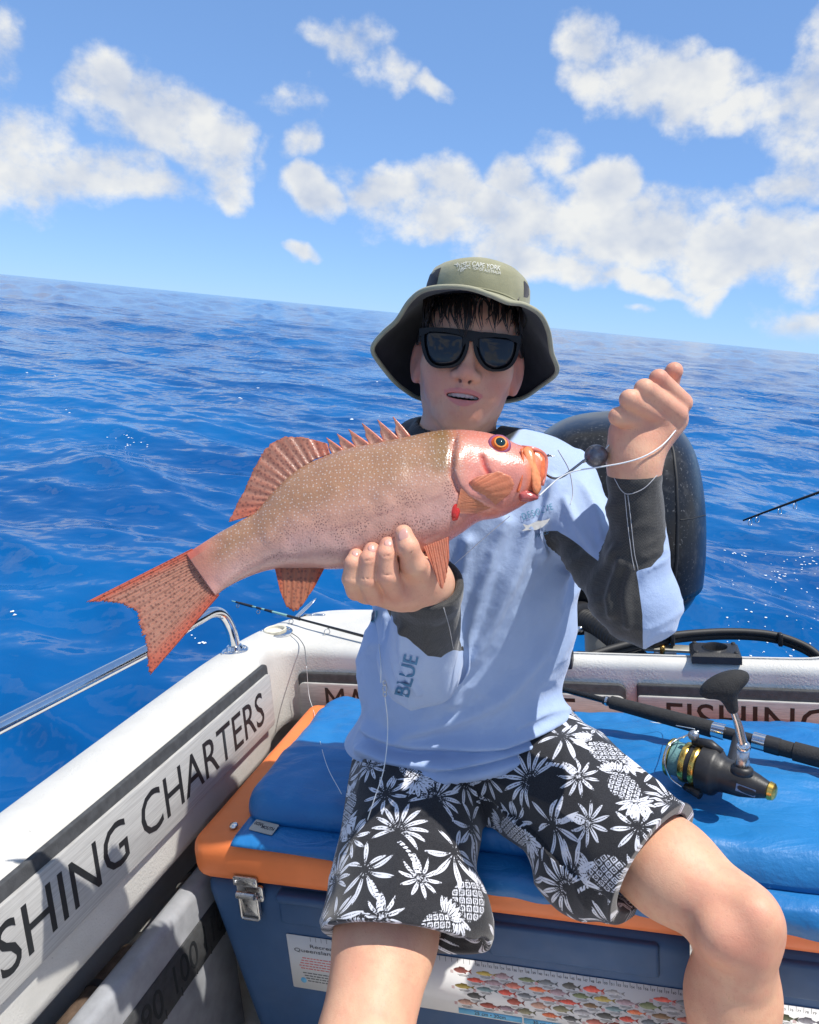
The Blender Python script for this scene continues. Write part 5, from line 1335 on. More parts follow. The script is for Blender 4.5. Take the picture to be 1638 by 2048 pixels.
def build_sunglasses():
    g = thing('sunglasses', 'black square-framed sunglasses worn under the bucket hat', 'sunglasses', HL(0, .012, -.005))
    mf = simple('black_frame', (.005, .005, .006), .42, spec=.3, var=.2, vscale=60, bump=.1)
    ml, nt, b = new_mat('dark_lens'); nt.put(b, 'Base Color', (.012, .014, .018, 1)); nt.put(b, 'Roughness', .02); nt.put(b, 'Specular IOR Level', .38)
    def G(px, py, off=0.):
        p = PPL(px, py, HL(0, .0135, 0), HF); x = (p-EYE)@HX; return p-HF*(x*x*2.1)+HF*off+HU*0
    LL = [(850,661),(853,660),(870,660),(900,663),(926,668),(931,671),(932,683),(929,700),(920,719),(906,729),(885,732),(868,728),(857,716),(850,695),(848,675)]
    RL = [(953,673),(957,671),(975,671),(1005,674),(1030,677),(1034,680),(1034,692),(1030,710),(1020,728),(1004,737),(985,738),(970,730),(959,713),(953,692)]
    for O in (LL, RL):
        out = spline(np.array(O, float), 48, True); c = out.mean(0)
        rings = []
        for k, z in ((1.0, 0), (.8, .0010), (.55, .0018), (.3, .0022), (.02, .0024)): rings.append([G(*(c+(p-c)*k), z) for p in out])
        V, F = loft(rings, True, True); part('lens', V, F, ml, g)
        # rim: flat band round the lens
        cen = [c+(p-c)*1.0+nrm(p-c)*2.2 for p in out]; n = len(cen); rr = []
        for i, p in enumerate(cen):
            o = nrm(p-c); wd = 1.6+3.2*abs(o[0])+(2.4 if o[1] < -.6 else 0)
            a, b_ = p-o*2.2, p+o*wd
            rr.append([G(*a, .0022), G(*b_, .0016), G(*b_, -.0040), G(*a, -.0040)])
        V, F = loft(rr, True, False, True); part('rim', V, F, mf, g, sharp=50)
    # brow bar and bridge
    bar = [[G(x, y0, .0026), G(x, y1, .0026), G(x, y1, -.004), G(x, y0, -.004)] for x, y0, y1 in ((838,655,672),(860,654,662),(890,656,664),(918,658,670),(930,660,676),(941,661,680),(952,663,678),(965,665,676),(990,666,674),(1015,669,676),(1042,671,688))]
    V, F = loft(bar, True, True); part('brow_bar', V, F, mf, g, sharp=50)
    br = [[G(x, y0, .0022), G(x, y1, .0022), G(x, y1, -.004), G(x, y0, -.004)] for x, y0, y1 in ((926,668,694),(933,668,684),(941,669,682),(949,670,684),(957,672,696))]
    V, F = loft(br, True, True); part('bridge', V, F, mf, g, sharp=50)
    for s, px, py in ((-1, 840, 668), (1, 1040, 682)):
        p = G(px, py, -.002); e = HL(s*.078, -.085, .006); rr = []
        for t in np.linspace(0, 1, 6):
            q = p+(e-p)*t; h = .0085*(1-.35*t); rr.append([q+HU*h+HX*s*.0016, q-HU*h+HX*s*.0016, q-HU*h-HX*s*.0014, q+HU*h-HX*s*.0014])
        V, F = loft(rr, True, True); part('temple_arm', V, F, mf, g, sharp=50)
    return g
build_sunglasses()

def build_hat():
    hat = thing('bucket_hat', 'olive bucket hat with black lining and white print on the crown', 'hat', HL(0, -.09, .06))
    def cloth(name, c1, c2, rough=.85):
        m, nt, b = new_mat(name); co = nt.coord('Object'); n1 = nt.noise(co, 28, 4, .6); n2 = nt.noise(co, 1100, 1, .5)
        nt.put(b, 'Base Color', nt.mix(nt.mrange(n1, .3, .7), c1, c2)); nt.put(b, 'Roughness', rough); nt.put(b, 'Specular IOR Level', .2); nt.put(b, 'Sheen Weight', .2)
        nt.put(b, 'Normal', nt.bump(nt.math('ADD', n2, nt.math('MULTIPLY', n1, 3.)), .25, .0012)); return m
    mo = cloth('olive_cloth', (.32, .31, .195), (.26, .252, .155)); mi = cloth('black_lining', (.010, .010, .014), (.018, .017, .024)); mb = cloth('olive_binding', (.36, .35, .24), (.30, .29, .20))
    rim = np.array([  # angle (0 = front, + to picture right), px, py, depth
        (0,939,577,.955),(12,981,592,.958),(24,1015,606,.965),(38,1048,609,.985),(52,1079,627,1.005),(66,1097,661,1.035),(80,1104,705,1.070),(94,1115,736,1.100),(106,1108,752,1.125),(122,1086,768,1.160),(142,1052,793,1.200),(160,1012,804,1.225),
        (180,930,812,1.235),(200,870,807,1.225),(216,842,799,1.205),(232,817,786,1.175),(248,784,758,1.145),(262,756,722,1.115),(272,745,694,1.090),(286,766,666,1.060),(298,793,641,1.035),(310,818,604,1.005),(322,846,581,.980),(340,891,573,.960)], float)
    n = 144; ang = np.linspace(0, 360, n, endpoint=False)
    def per(col):
        a = np.r_[rim[-4:, 0]-360, rim[:, 0], rim[:4, 0]+360]; v = np.r_[rim[-4:, col], rim[:, col], rim[:4, col]]
        S = spline(np.c_[a, v], 800); return np.interp(ang, S[:, 0], S[:, 1])
    R = np.array([PD(a, b, d) for a, b, d in zip(per(1), per(2), per(3))])
    th = np.radians(ang); cen = HL(0, -.088, .056)
    def base(k, u, tilt=.16):
        sq = lambda v: np.sign(v)*np.abs(v)**.92
        return np.array([HL(0, -.088, .056)+HX*(.0775*k*math.sin(t))+HF*(.102*k*math.cos(t))+HU*(u*.78+tilt*.102*k*math.cos(t)) for t in th])
    B0 = base(1., 0.)
    # crown: band, shoulder, slightly domed top
    prof = [(1.0, .0), (1.0, .018), (.985, .036), (.955, .052), (.90, .064), (.80, .073), (.62, .079), (.40, .082), (.18, .0835), (.01, .084)]
    wob = lambda P, s: P+ (np.stack([vnoise(P, 22, 51+s), vnoise(P, 22, 61+s), vnoise(P, 22, 71+s)], 1)*.0022)
    rings = [wob(base(k, u, .16-.10*min(u/.08, 1)), 0) for k, u in prof]; V, F = loft(rings, True, False); part('crown', V, F, mo, hat)
    crown_bvh_src = (V, F)
    rows = 12; out, inn = [], []
    for i in range(rows+1):
        t = i/rows; P = B0*(1-t)+R*t
        sag = .012*math.sin(PI*t); P = P-HU*(sag*.2)+np.array([nrm(x-cen) for x in P])*sag*.6
        w = np.array([.0016*vnoise(P, 26, 81)]).T*t; P = P+HU*w
        out.append(P+HU*.0012); inn.append(P-HU*.0014+np.array([nrm(cen-x) for x in P])*.0006)
    V, F = loft(out, True, False); part('brim', V, F, mo, hat)
    V, F = loft(inn, True, False); part('brim_lining', V, F, mi, hat)
    rings = [base(k*.975, u-.001, .16-.10*min(u/.08, 1)) for k, u in prof[:-1]]; V, F = loft(rings, True, True); part('crown_lining', V, F, mi, hat)
    V, F = tube(np.array(out[-1])*.5+np.array(inn[-1])*.5, .0034, 10, False, True); part('brim_binding', V, F, mb, hat)
    V, F = tube(base(1.006, .003), .0016, 6, False, True); part('crown_seam', V, F, mo, hat)
    # dark vent panels at the sides of the crown
    for a0, a1 in ((284, 312), (55, 78)):
        tt = np.radians(np.linspace(a0, a1, 10)); rr = []
        for k, u in ((1.006, .006), (1.006, .02), (.992, .037), (.962, .053)):
            rr.append([HL(0, -.088, .056)+HX*(.0775*k*math.sin(t))+HF*(.102*k*math.cos(t))+HU*(u*.78+(.16-.10*min(u/.08, 1))*.102*k*math.cos(t)) for t in tt])
        V, F = loft(rr, False, False); part('vent_panel', V, F, mi, hat)
    bv = BVHTree.FromPolygons([Vector(v) for v in crown_bvh_src[0].tolist()], [tuple(f) for f in crown_bvh_src[1]])
    mw = simple('white_print', (.66, .66, .60), .7, var=.1)
    text_on(bv, 'print_lettering', 'CAPE YORK', (944, 532), (1000, 541), 9, mw, hat, lift=.0006)
    text_on(bv, 'print_lettering', 'TOP OF AUSTRALIA', (944, 539), (1001, 549), 6, mw, hat, lift=.0006)
    rg = np.random.default_rng(2); Vp, Fp = [], []
    for k in range(46):                                     # lacy emblem beside the words: little strokes
        x, y = rg.uniform(912, 941), rg.uniform(524, 542)
        if abs((y-533)-(x-926)*-.35) > 9: continue
        a = rg.uniform(0, PI); L = rg.uniform(1.5, 3.5); dx, dy = math.cos(a)*L, math.sin(a)*L; nx, ny = -math.sin(a)*.35, math.cos(a)*.35
        q = [(x-dx-nx, y-dy-ny), (x+dx-nx, y+dy-ny), (x+dx+nx, y+dy+ny), (x-dx+nx, y-dy+ny)]; hs = [hit(bv, *p) for p in q]
        if any(h[0] is None for h in hs): continue
        b = len(Vp); Vp += [h+n_*.0008 for h, n_ in hs]; Fp.append([b, b+1, b+2, b+3])
    part('print_emblem', Vp, Fp, mw, hat, False)['kind'] = 'stuff'
    return hat
build_hat()
# ------------------------------------------------------------------ outboard motor
def build_motor():
    mt = thing('outboard_motor', 'black outboard motor flecked with salt behind the transom', 'outboard motor', (-.045, 2.3, -1.3))
    m, nt, b = new_mat('black_cowl'); co = nt.coord('Object')
    sp = nt.mrange(nt.noise(co, 150, 2, .6), .62, .70); sp2 = nt.mrange(nt.noise(co, 22, 3, .6), .52, .75, 0, .35)
    fl = nt.math('MAXIMUM', nt.math('MULTIPLY', sp, nt.mrange(nt.noise(co, 6, 2, .5), .35, .6, .03, .28)), nt.math('MULTIPLY', sp2, .25))
    nt.put(b, 'Base Color', nt.mix(fl, (.012, .012, .013), (.40, .40, .40))); nt.put(b, 'Roughness', nt.math('MULTIPLY_ADD', fl, .4, .28)); nt.put(b, 'Specular IOR Level', .35); nt.put(b, 'Coat Weight', .05); nt.put(b, 'Coat Roughness', .12)
    cx = -.062
    def sec(z, hw, y0, y1, p=3.2, n=56):
        th = np.linspace(0, 2*PI, n, endpoint=False); c, s = np.cos(th), np.sin(th); e = 2/p
        return np.c_[cx+hw*np.sign(c)*np.abs(c)**e, (y0+y1)/2+(y1-y0)/2*np.sign(s)*np.abs(s)**e, np.full(n, z)]
    S = np.array([(-.69,.262,2.05,2.74,3.4),(-.60,.269,2.035,2.76,3.4),(-.50,.270,2.03,2.77,3.3),(-.42,.265,2.035,2.77,3.2),(-.35,.254,2.05,2.76,3.),(-.295,.236,2.08,2.73,2.9),(-.25,.205,2.12,2.69,2.7),(-.218,.160,2.17,2.63,2.5),(-.198,.10,2.26,2.54,2.3),(-.19,.01,2.38,2.42,2.)])
    Si = spline(S, 46); V, F = loft([sec(*r) for r in Si], True, True); cw = part('cowl', V, F, m, mt)
    Lo = spline(np.array([(-.84,.10,2.18,2.5,2.6),(-.80,.17,2.12,2.58,2.8),(-.75,.22,2.07,2.68,3.2),(-.712,.243,2.052,2.73,3.4),(-.694,.247,2.05,2.735,3.4)]), 16); V, F = loft([sec(*r) for r in Lo], True, True); part('lower_cowl', V, F, m, mt)
    V, F = loft([sec(z, .238, 2.06, 2.725, 3.4) for z in (-.70, -.685)], True, True); part('seal', V, F, M_RUBBER, mt)
    bv = bvh_of(cw)
    def seam(pts, r=.0032):
        P = []
        for p in polyres(pts, 40):
            h, n = hit(bv, *p)
            if h is not None: P.append(h+n*.0004)
        if len(P) > 3: V, F = tube(np.array(P), r, 8); part('seam', V, F, M_RUBBER, cw)
    seam([(1338,872),(1347,905),(1353,960),(1355,1040),(1353,1120),(1348,1166)], .0045); seam([(1360,1040),(1385,1037),(1412,1030)], .0015); seam([(1090,868),(1110,874),(1140,892),(1170,920),(1185,950)], .003)
    # clamp bracket and swivel behind the transom
    V, F = rbox((-.19, 1.70, -1.25), (.10, 2.16, -.86), .03, 3); part('clamp_bracket', V, F, M_BLACKPL, mt)
    V, F = rbox((-.12, 2.16, -1.7), (.03, 2.5, -.80), .03, 3); part('midsection', V, F, m, mt)
    V, F = rbox((-.13, 1.98, -.85), (-.06, 2.1, -.72), .01, 2); part('front_plate', V, F, simple('grey_plate', (.35, .35, .33), .5), mt)
    # corrugated rigging tube with its flange
    pth = spline([PD(1160, 1236, 2.08), PD(1195, 1250, 2.0), PD(1235, 1280, 1.9), PD(1268, 1312, 1.82), PD(1285, 1350, 1.78)], 150); t = np.linspace(0, 1, 150)
    rad = .0275+.0024*np.sign(np.sin(t*2*PI*27))*np.abs(np.sin(t*2*PI*27))**.5
    V, F = tube(pth, rad, 20); part('rigging_tube', V, F, M_RUBBER, mt)
    a = nrm(pth[4]-pth[0]); V, F = lathe([(-.012, .045), (.0, .047), (.012, .044), (.016, .032)], pth[2], a, seg=28); fl_ = part('tube_flange', V, F, M_BLACKPL, mt, sharp=40)
    q = PD(1160, 1258, 2.0); V, F = lathe([(0, .009), (.005, .009), (.008, .005)], q, CAM_BACK, seg=12); part('bolt', V, F, M_CHROME, fl_)
    # steering link
    A, Bq = PD(1285, 1296, 1.80), PD(1442, 1304, 1.76); ax = nrm(Bq-A); up = nrm((0, -.25, 1)); sd = nrm(np.cross(up, ax)); L = np.linalg.norm(Bq-A)
    V, F = prism(rrect(L, .024, .011, 5, L/2, 0), .007, .002); ln = part('steering_link', place(V, A, ax, sd, np.cross(ax, sd)), F, simple('dull_alloy', (.42, .40, .34), .45, .7, var=.2), mt, sharp=40)
    V, F = lathe([(0, .0115), (.004, .0115), (.005, .010), (.013, .010), (.015, .007)], PD(1437, 1303, 1.755), up, seg=6); part('bolt', V, F, M_CHROME, ln)
    q = PD(1308, 1305, 1.79); V, F = tube(spline([q, q+ax*.02, q+ax*.05+up*.004], 8), .006, 8); part('linkage', V, F, M_STEEL, mt)
    V, F = lathe([(0, .006), (.02, .006)], PD(1325, 1306, 1.775), up, seg=12); part('brass_fitting', V, F, simple('brass', (.55, .30, .08), .3, 1.), mt)
    return mt
build_motor()

def build_cables():
    c = thing('control_cables', 'pair of black control cables looping over the transom in front of the motor', 'cables', PD(1150, 1318, 1.70))
    base = [(1128,1330,1.70),(1175,1312,1.72),(1240,1292,1.75),(1320,1274,1.78),(1400,1265,1.80),(1480,1263,1.80),(1550,1270,1.79),(1605,1289,1.77),(1640,1313,1.75),(1668,1345,1.74)]
    for dy, dd in ((0, 0), (10, .008)):
        P = spline([PD(x, y+dy*(1 if x > 1200 else .7), d+dd) for x, y, d in base], 60); V, F = tube(P, .0082, 12); part('cable', V, F, M_RUBBER, c)
    for x, y, d in ((1170,1318,1.72),(1345,1276,1.785),(1560,1277,1.785)):
        p = PD(x, y, d-.003); V, F = rbox(p-[.005, .012, .017], p+[.005, .006, .015], .003, 2); part('cable_clip', V, F, M_BLACKPL, c)
build_cables()

# ------------------------------------------------------------------ rods
M_GRIP = simple('eva_grip', (.022, .022, .023), .85, var=.35, vscale=90, bump=.6, bscale=420, bdist=.0015)
M_BLANK = simple('rod_blank', (.014, .014, .014), .25, var=.3, vscale=60)
M_MINT = simple('mint_blank', (.22, .42, .38), .35, var=.1)
M_GOLD = simple('gold_anodised', (.78, .50, .12), .25, 1., var=.06)
M_LINE = simple('pale_line', (.70, .74, .76), .4, var=.05)
M_BRAID = simple('teal_braid', (.13, .27, .27), .8, var=.25, vscale=300, bump=.6, bscale=500)
def guide(parent, p, ax, out, r, mat=None):
    """a rod ring on a little foot"""
    c = p+out*(r+.006); u = nrm(ax*.35+np.cross(ax, out)); w = nrm(out)
    th = np.linspace(0, 2*PI, 20, endpoint=False); V, F = tube(np.array([c+r*(math.cos(t)*u+math.sin(t)*w) for t in th]), .0011, 6, False, True); g = part('guide', V, F, M_STEEL, parent)
    V, F = tube(np.array([p-ax*.012, p+out*.006, c-out*r]), .0012, 6); part('guide_foot', V, F, M_STEEL, g)
    V, F = tube(np.array([p-ax*.014, p+ax*.008]), .0030, 10); part('thread_wrap', V, F, M_BLACKPL, g)
def build_rod():
    B_, T_ = PZ(1640, 1516, -.690), PD(464, 1202, 2.12); ax = nrm(T_-B_); L = np.linalg.norm(T_-B_)
    rod = thing('fishing_rod', 'long black fishing rod with spinning reel lying behind the boy across the blue cushion', 'fishing rod', B_)
    def at(px):                                             # point of the axis seen at a picture column
        lo, hi = -.3, L
        for _ in range(40):
            m = (lo+hi)/2; q = to_px((B_+ax*m)[None])[0][0]
            lo, hi = (m, hi) if q > px else (lo, m)
        return lo
    def seg(name, a, b, r0, r1, mat, par=rod, n=8):
        t = np.linspace(a, b, n); V, F = tube(B_+ax*t[:, None], np.linspace(r0, r1, n), 18); return part(name, V, F, mat, par, sharp=40)
    bl = seg('blank', at(1225), at(575), .0060, .0028, M_BLANK); seg('tip', at(575), L, .0036, .0016, M_MINT)
    for a, b in ((505, 480), (600, 568), (545, 530)): seg('thread_wrap', at(a), at(b), .0040, .0034, M_BLACKPL, bl)
    seg('ferrule', at(1222), at(1207), .0088, .0078, M_BLACKPL); seg('ferrule_ring', at(1216), at(1212), .0092, .0092, M_CHROME)
    seg('fore_grip', at(1424), at(1222), .0150, .0125, M_GRIP)
    seg('seat_hood', at(1450), at(1423), .0145, .0135, M_CHROME); seg('reel_seat', at(1508), at(1449), .0105, .0105, M_BLACKPL); seg('seat_hood', at(1532), at(1506), .0145, .0145, M_CHROME)
    seg('lock_nut', at(1560), at(1531), .0150, .0150, M_BLACKPL); seg('lock_nut', at(1590), at(1559), .0135, .0140, M_GRIP); seg('rear_grip', -.28, at(1588), .0165, .0160, M_GRIP)
    dn = nrm(-CAM_UP-ax*(-CAM_UP@ax))
    for px, r in ((476, .004), (517, .005), (583, .006), (655, .008), (745, .010)): guide(rod, B_+ax*at(px), ax, dn, r)
    # reel
    f, r = PZ(1338, 1512, -.668), PZ(1553, 1586, -.676); ra = nrm(r-f); RL = np.linalg.norm(r-f)
    k = RL/.235
    def lat(name, prof, mat, par, seg_=40): V, F = lathe([(a*k, b*k) for a, b in prof], f, ra, seg=seg_); return part(name, V, F, mat, par, sharp=35)
    body = lat('reel', [(.074, .034), (.078, .052), (.105, .053), (.112, .050), (.120, .040), (.130, .037), (.165, .034), (.195, .026), (.215, .019), (.222, .017)], M_BLACKPL, rod)
    lat('spool_lip', [(0, .030), (.002, .042), (.006, .044), (.010, .042), (.012, .034)], M_GOLD, body); lat('line_on_spool', [(.010, .036), (.012, .0385), (.036, .0385), (.038, .036)], M_BRAID, body)
    lat('spool_lip', [(.036, .036), (.038, .045), (.046, .046), (.050, .044)], M_GOLD, body); lat('spool_skirt', [(.048, .042), (.062, .042)], M_BLACKPL, body); lat('spool_ring', [(.060, .043), (.062, .0465), (.068, .047), (.070, .0465), (.075, .043)], M_GOLD, body)
    lat('rear_cap', [(.218, .018), (.221, .020), (.230, .018), (.234, .012), (.235, .004)], M_GOLD, body)
    ex, ey, ez = axes_from(ra, CAM_UP); 
    # bail wire and its arms
    a0, a1 = f+ra*.045*k+ex*.055*k+ey*.0, f+ra*.05*k-ex*.052*k
    toward = nrm(CAM_BACK-ra*(CAM_BACK@ra))
    V, F = tube(spline([PD(1398, 1462, float(-(a0@CAM_BACK))), f+ra*.022*k+ex*.050*k+toward*.012*k, f+ra*.012*k+ex*.030*k+toward*.044*k, f+ra*.014*k-ex*.004*k+toward*.056*k, f+ra*.026*k-ex*.036*k+toward*.044*k, a1+toward*.03*k], 40), .0016, 8); part('bail', V, F, M_CHROME, body)
    V, F = lathe([(0, .008), (.008, .008)], PD(1389, 1470, float(-(a0@CAM_BACK))-.01), toward, seg=16); part('line_roller', V, F, M_STEEL, body)
    V, F = tube(np.array([f+ra*.05*k+ex*.053*k, f+ra*.09*k+ex*.056*k, f+ra*.115*k+ex*.048*k]), [.007, .009, .006], 10); part('bail_arm', V, F, M_BLACKPL, body)
    V, F = tube(np.array([f+ra*.052*k-ex*.050*k+toward*.015, f+ra*.09*k-ex*.052*k+toward*.02]), [.006, .009], 10); part('bail_arm', V, F, M_BLACKPL, body)
    # foot to the rod
    ft = f+ra*.14*k; sp = B_+ax*at(1478); V, F = tube(spline([ft, (ft+sp)/2+CAM_UP*.004, sp], 10), [.017, .014, .012, .011, .010, .010, .010, .010, .010, .010], 14); part('reel_foot', V, F, M_BLACKPL, body)
    # handle: post, crank and T-shaped knob
    d0 = float(-(ft@CAM_BACK))
    p0, p1, p2, p3 = PD(1484, 1536, d0-.05), PD(1487, 1494, d0-.055), PD(1477, 1452, d0-.06), PD(1464, 1414, d0-.065)
    V, F = tube(np.array([p0, p0*.5+p1*.5, p1]), [.0115, .0095, .0085], 16); part('handle_post', V, F, M_STEEL, body); V, F = lathe([(-.008, .016), (0, .016), (.004, .012)], p0, nrm(p1-p0), seg=20); part('post_collar', V, F, M_BLACKPL, body)
    V, F = tube(spline([p1, p2, p3], 14), np.linspace(.0075, .0042, 14), 12); hd = part('handle_arm', V, F, M_CHROME, body); V, F = ellipsoid(p1, np.eye(3)*.0105, 16, 10); part('handle_joint', V, F, M_CHROME, body)
    kn = nrm(p3-p2); wide = nrm(CAM_RIGHT-kn*(CAM_RIGHT@kn)); wide = nrm(wide-CAM_UP*.28); th = np.cross(kn, wide)
    fn = sdf_of([('e', (p3+kn*.038, (.036, .0175, .0165), np.stack([wide, kn, th])), 0), ('c', (p3-kn*.002, p3+kn*.03, .0085, .015), .012)]); V, F = sdf_mesh(fn, p3-.06, p3+.07, .002); part('handle_knob', V, F, M_GRIP, body)
    bv = bvh_of(body)
    def plate(pts, mat):
        H = [hit(bv, *p) for p in pts]
        if all(h[0] is not None for h in H): part('badge', [h+n*.0012 for h, n in H], [list(range(len(pts)))], mat, body, False)
    plate([(1473,1566),(1512,1580),(1510,1594),(1471,1580)], simple('badge_blue', (.20, .26, .36), .3, var=.5, vscale=300)); plate([(1500,1546),(1516,1548),(1530,1556),(1524,1561),(1508,1556)], simple('badge_red', (.36, .05, .05), .3, var=.4, vscale=300))
    # line from the bail across the cushion
    V, F = tube(spline([PZ(1300, 1444, -.70), PZ(1345, 1450, -.695), PD(1389, 1458, d0-.02)], 20), .0007, 6); part('line', V, F, M_LINE, rod)
    return rod
ROD = build_rod()
def build_far_rod():
    T_, B_ = PD(1486, 1041, 2.5), PD(1980, 870, 2.1); rod = thing('fishing_rod', 'thin dark rod tip reaching in over the water at the right edge', 'fishing rod', B_)
    ax = nrm(T_-B_); L = np.linalg.norm(T_-B_); t = np.linspace(0, L, 30)[:, None]; P = B_+ax*t; P = P-CAM_UP*(.025*((t/L)**2-(t/L)))
    V, F = tube(P, np.linspace(.0075, .0030, 30), 12); part('blank', V, F, M_BLANK, rod)
    for px in (1494, 1518, 1554, 1597):
        i = int(np.argmin(np.abs(to_px(P)[:, 0]-px))); guide(rod, P[i], ax, -CAM_UP, .010)
build_far_rod()
def build_pocket_rod():
    z, x = -.935, -.826; rod = thing('fishing_rod', 'rod with worn brown butt grip lying in the side pocket under the lettering', 'fishing rod', (x, .5, z))
    cork = simple('worn_brown_grip', (.095, .062, .042), .8, var=.45, vscale=70, bump=.5, bscale=300)
    def seg(name, y0, y1, r0, r1, mat, dz=0): V, F = tube(np.array([(x, y, z+dz) for y in np.linspace(y0, y1, 6)]), np.linspace(r0, r1, 6), 16); return part(name, V, F, mat, rod, sharp=40)
    seg('butt_grip', .35, .83, .022, .022, cork); seg('grip_collar', .83, .842, .0235, .0235, M_BLACKPL); seg('rear_grip', .842, .92, .022, .020, cork)
    seg('lock_nut', .92, .955, .0165, .015, M_BLACKPL); seg('reel_seat', .955, 1.08, .0115, .0125, M_CHROME); seg('seat_hood', 1.08, 1.11, .016, .015, M_CHROME); seg('fore_grip', 1.11, 1.30, .015, .013, M_GRIP); seg('blank', 1.30, 1.50, .006, .005, M_BLANK)
build_pocket_rod()

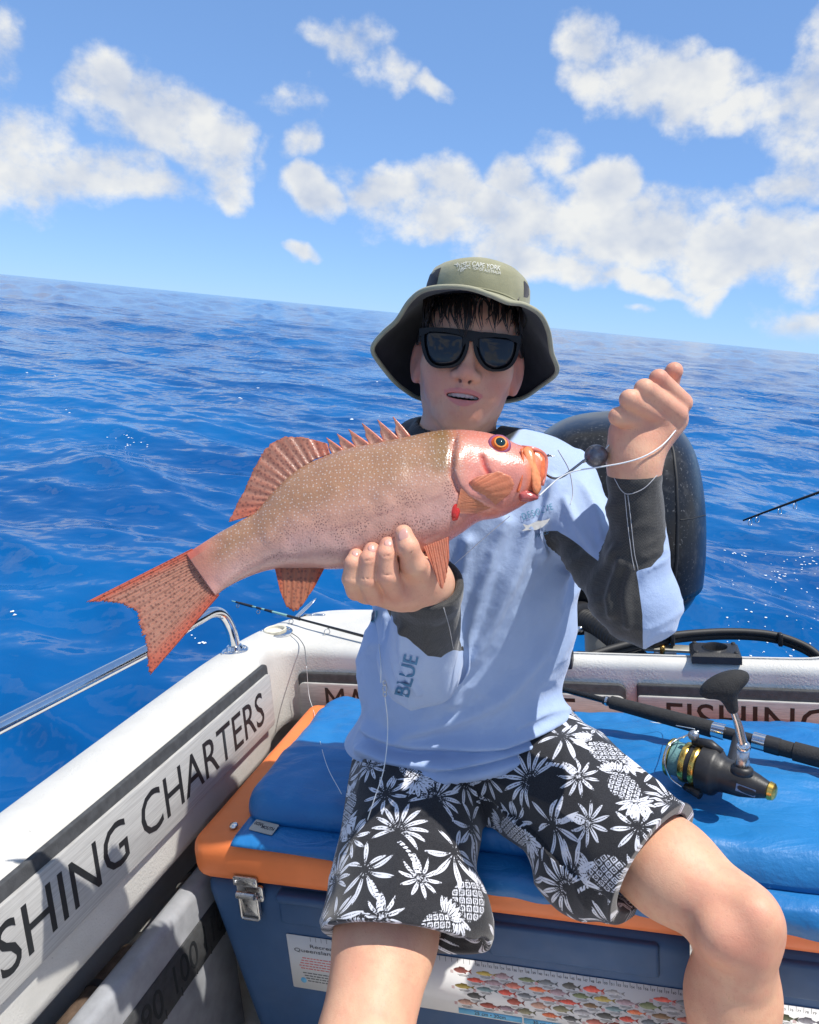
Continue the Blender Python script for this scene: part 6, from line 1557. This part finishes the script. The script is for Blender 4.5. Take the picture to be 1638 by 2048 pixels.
# ------------------------------------------------------------------ hook, sinker, lines, swivel
def build_tackle():
    hk = thing('fish_hook', 'large steel hook caught in the lip of the fish', 'hook', PD(1090, 943, .95))
    P = spline([PD(x, y, d) for x, y, d in ((1109,914,.925),(1099,911,.927),(1090,914,.930),(1086,925,.935),(1088,940,.936),(1097,952,.932),(1113,957,.928),(1130,950,.926),(1150,935,.925),(1168,921,.925))], 60)
    V, F = tube(P, np.r_[np.linspace(.0003, .0015, 8), np.full(52, .0016)], 10); part('hook_wire', V, F, simple('dark_steel', (.25, .25, .26), .25, 1.), hk)
    V, F = tube(np.array([PD(1101, 911, .926), PD(1097, 908, .926)]), [.0012, .0002], 6); part('barb', V, F, bpy.data.materials['dark_steel'], hk)
    sk = thing('ball_sinker', 'round lead ball sinker hanging beside the raised fist', 'sinker', PD(1192, 912, .93))
    lead = simple('lead', (.16, .16, .18), .42, .75, var=.45, vscale=120, bump=.6, bscale=180, bdist=.002)
    V, F = ellipsoid(PD(1192, 912, .928), np.eye(3)*.0142, 32, 20); V += nrm(np.array([1, 1, 1]))*0; part('ball', V, F, lead, sk)
    V, F = tube(np.array([PD(1166, 923, .925), PD(1176, 919, .926)]), .0022, 8); part('wire_eye', V, F, bpy.data.materials['dark_steel'], sk)
    def line(label, pts, r=.0007, n=60):
        P = spline([PD(*p) for p in pts], n); o = thing('fishing_line', label, 'fishing line', P[0], 'clear lines in the hands'); V, F = tube(P, r, 6); part('strand', V, F, M_LINE, o)
    line('short pale line from the sinker up into the fist', [(1208,900,.928),(1222,886,.925),(1237,868,.918)], .0008)
    line('pale line from the mouth of the fish round behind the fist', [(1078,992,.905),(1095,976,.912),(1120,955,.917),(1150,942,.915),(1200,934,.908),(1250,925,.900),(1290,912,.898),(1325,890,.903),(1350,862,.915),(1360,846,.930)], .0009)
    line('thin line slanting down across the shirt below the fish', [(1020,1032,.93),(980,1066,.945),(930,1110,.95),(896,1140,.95)], .0005)
    def on(bv, px, py, dflt, lift=.003):
        h, n = hit(bv, px, py); return (h+n*lift) if h is not None else PD(px, py, dflt)
    P = [on(SHIRT_BVH, 762, 1290, 1.0), on(SHIRT_BVH, 766, 1330, 1.0), on(SHIRT_BVH, 769, 1362, 1.0, .006)]
    sw = P[-1]
    q = [PD(770, 1394, float(-(sw@CAM_BACK))), PD(775, 1440, 1.08), PD(774, 1490, 1.08), PD(766, 1545, 1.07), PD(748, 1600, 1.07), PD(735, 1640, 1.08)]
    o = thing('fishing_line', 'line with a swivel hanging down the front of the shirt', 'fishing line', sw); V, F = tube(spline(P, 20), .0007, 6); part('strand', V, F, M_LINE, o); V, F = tube(spline(q, 40), .0007, 6); part('strand', V, F, M_LINE, o)
    dsw = float(-(sw@CAM_BACK))-.004
    for a, b, r in ((1362, 1370, .0030), (1370, 1384, .0034), (1384, 1392, .0030)):
        c = PD(769.5, (a+b)/2, dsw); th = np.linspace(0, 2*PI, 16, endpoint=False); V, F = tube(np.array([c+CAM_RIGHT*math.cos(t)*r*.8+CAM_UP*math.sin(t)*(b-a)/1514*.6 for t in th]), .0009, 6, False, True); part('swivel', V, F, M_STEEL, o)
    dk = [PZ(583, 1266, -.637), PZ(597, 1276, -.640), PZ(608, 1292, -.644), PZ(611, 1310, -.648), PZ(613, 1330, -.655)]
    dk2 = [PY(613, 1332, 1.575), PY(618, 1390, 1.57), PY(628, 1425, 1.50), PZ(650, 1520, -.70), PZ(683, 1588, -.70)]
    o = thing('fishing_line', 'loose line trailing from the quarter deck over the cushion', 'fishing line', dk[0]); V, F = tube(spline(dk, 30), .0012, 6); part('strand', V, F, simple('grey_line', (.12, .12, .12), .5), o); V, F = tube(spline(dk2, 40), .0006, 6); part('strand', V, F, M_LINE, o)
build_tackle()

# ------------------------------------------------------------------ bubbles and flecks of foam on the sea
def build_foam():
    w = bpy.data.objects['water']; bpy.context.view_layer.update(); rg = np.random.default_rng(4); parts = []
    def fleck(px, py, r):
        d = wdir(px, py); ok, loc, n, _ = w.ray_cast(Vector((0, 0, CAM_H)), Vector(d))
        if not ok: return
        loc, n = np.array(loc), np.array(n); n = n if n[2] > 0 else -n; ex, ey, ez = axes_from(n, (1, 0, 0)); k = 9; th = np.linspace(0, 2*PI, k, endpoint=False); rr = r*rg.uniform(.6, 1.3, k)
        top = loc+ez*.006; ring = [loc+ez*.003+rr[i]*(math.cos(t)*ex+math.sin(t)*ey*.8) for i, t in enumerate(th)]; parts.append((np.array(ring+[top]), [[i, (i+1) % k, k] for i in range(k)]))
    for _ in range(75):
        x, y = rg.uniform(1425, 1638), rg.uniform(1095, 1330); fleck(x, y, rg.uniform(.002, .007))
    for cx_, cy_, n in ((275, 890, 9), (255, 880, 6), (395, 1280, 5), (20, 1228, 2), (1470, 1110, 8), (1560, 1150, 14), (1600, 1130, 8)):
        for _ in range(n): fleck(cx_+rg.normal(0, 16), cy_+rg.normal(0, 6), rg.uniform(.004, .010))
    for _ in range(26): fleck(rg.uniform(0, 1638), rg.uniform(740, 860), rg.uniform(.01, .03))
    V, F = merge(parts); me = bpy.data.meshes.new('foam'); fast_mesh(me, V, F); me.materials.append(simple('foam_white', (.66, .72, .78), .6)); me.shade_smooth()
    o = bpy.data.objects.new('foam', me); COL.objects.link(o); tag(o, 'scattered white flecks of foam on the blue sea', 'foam', kind='stuff')
build_foam()
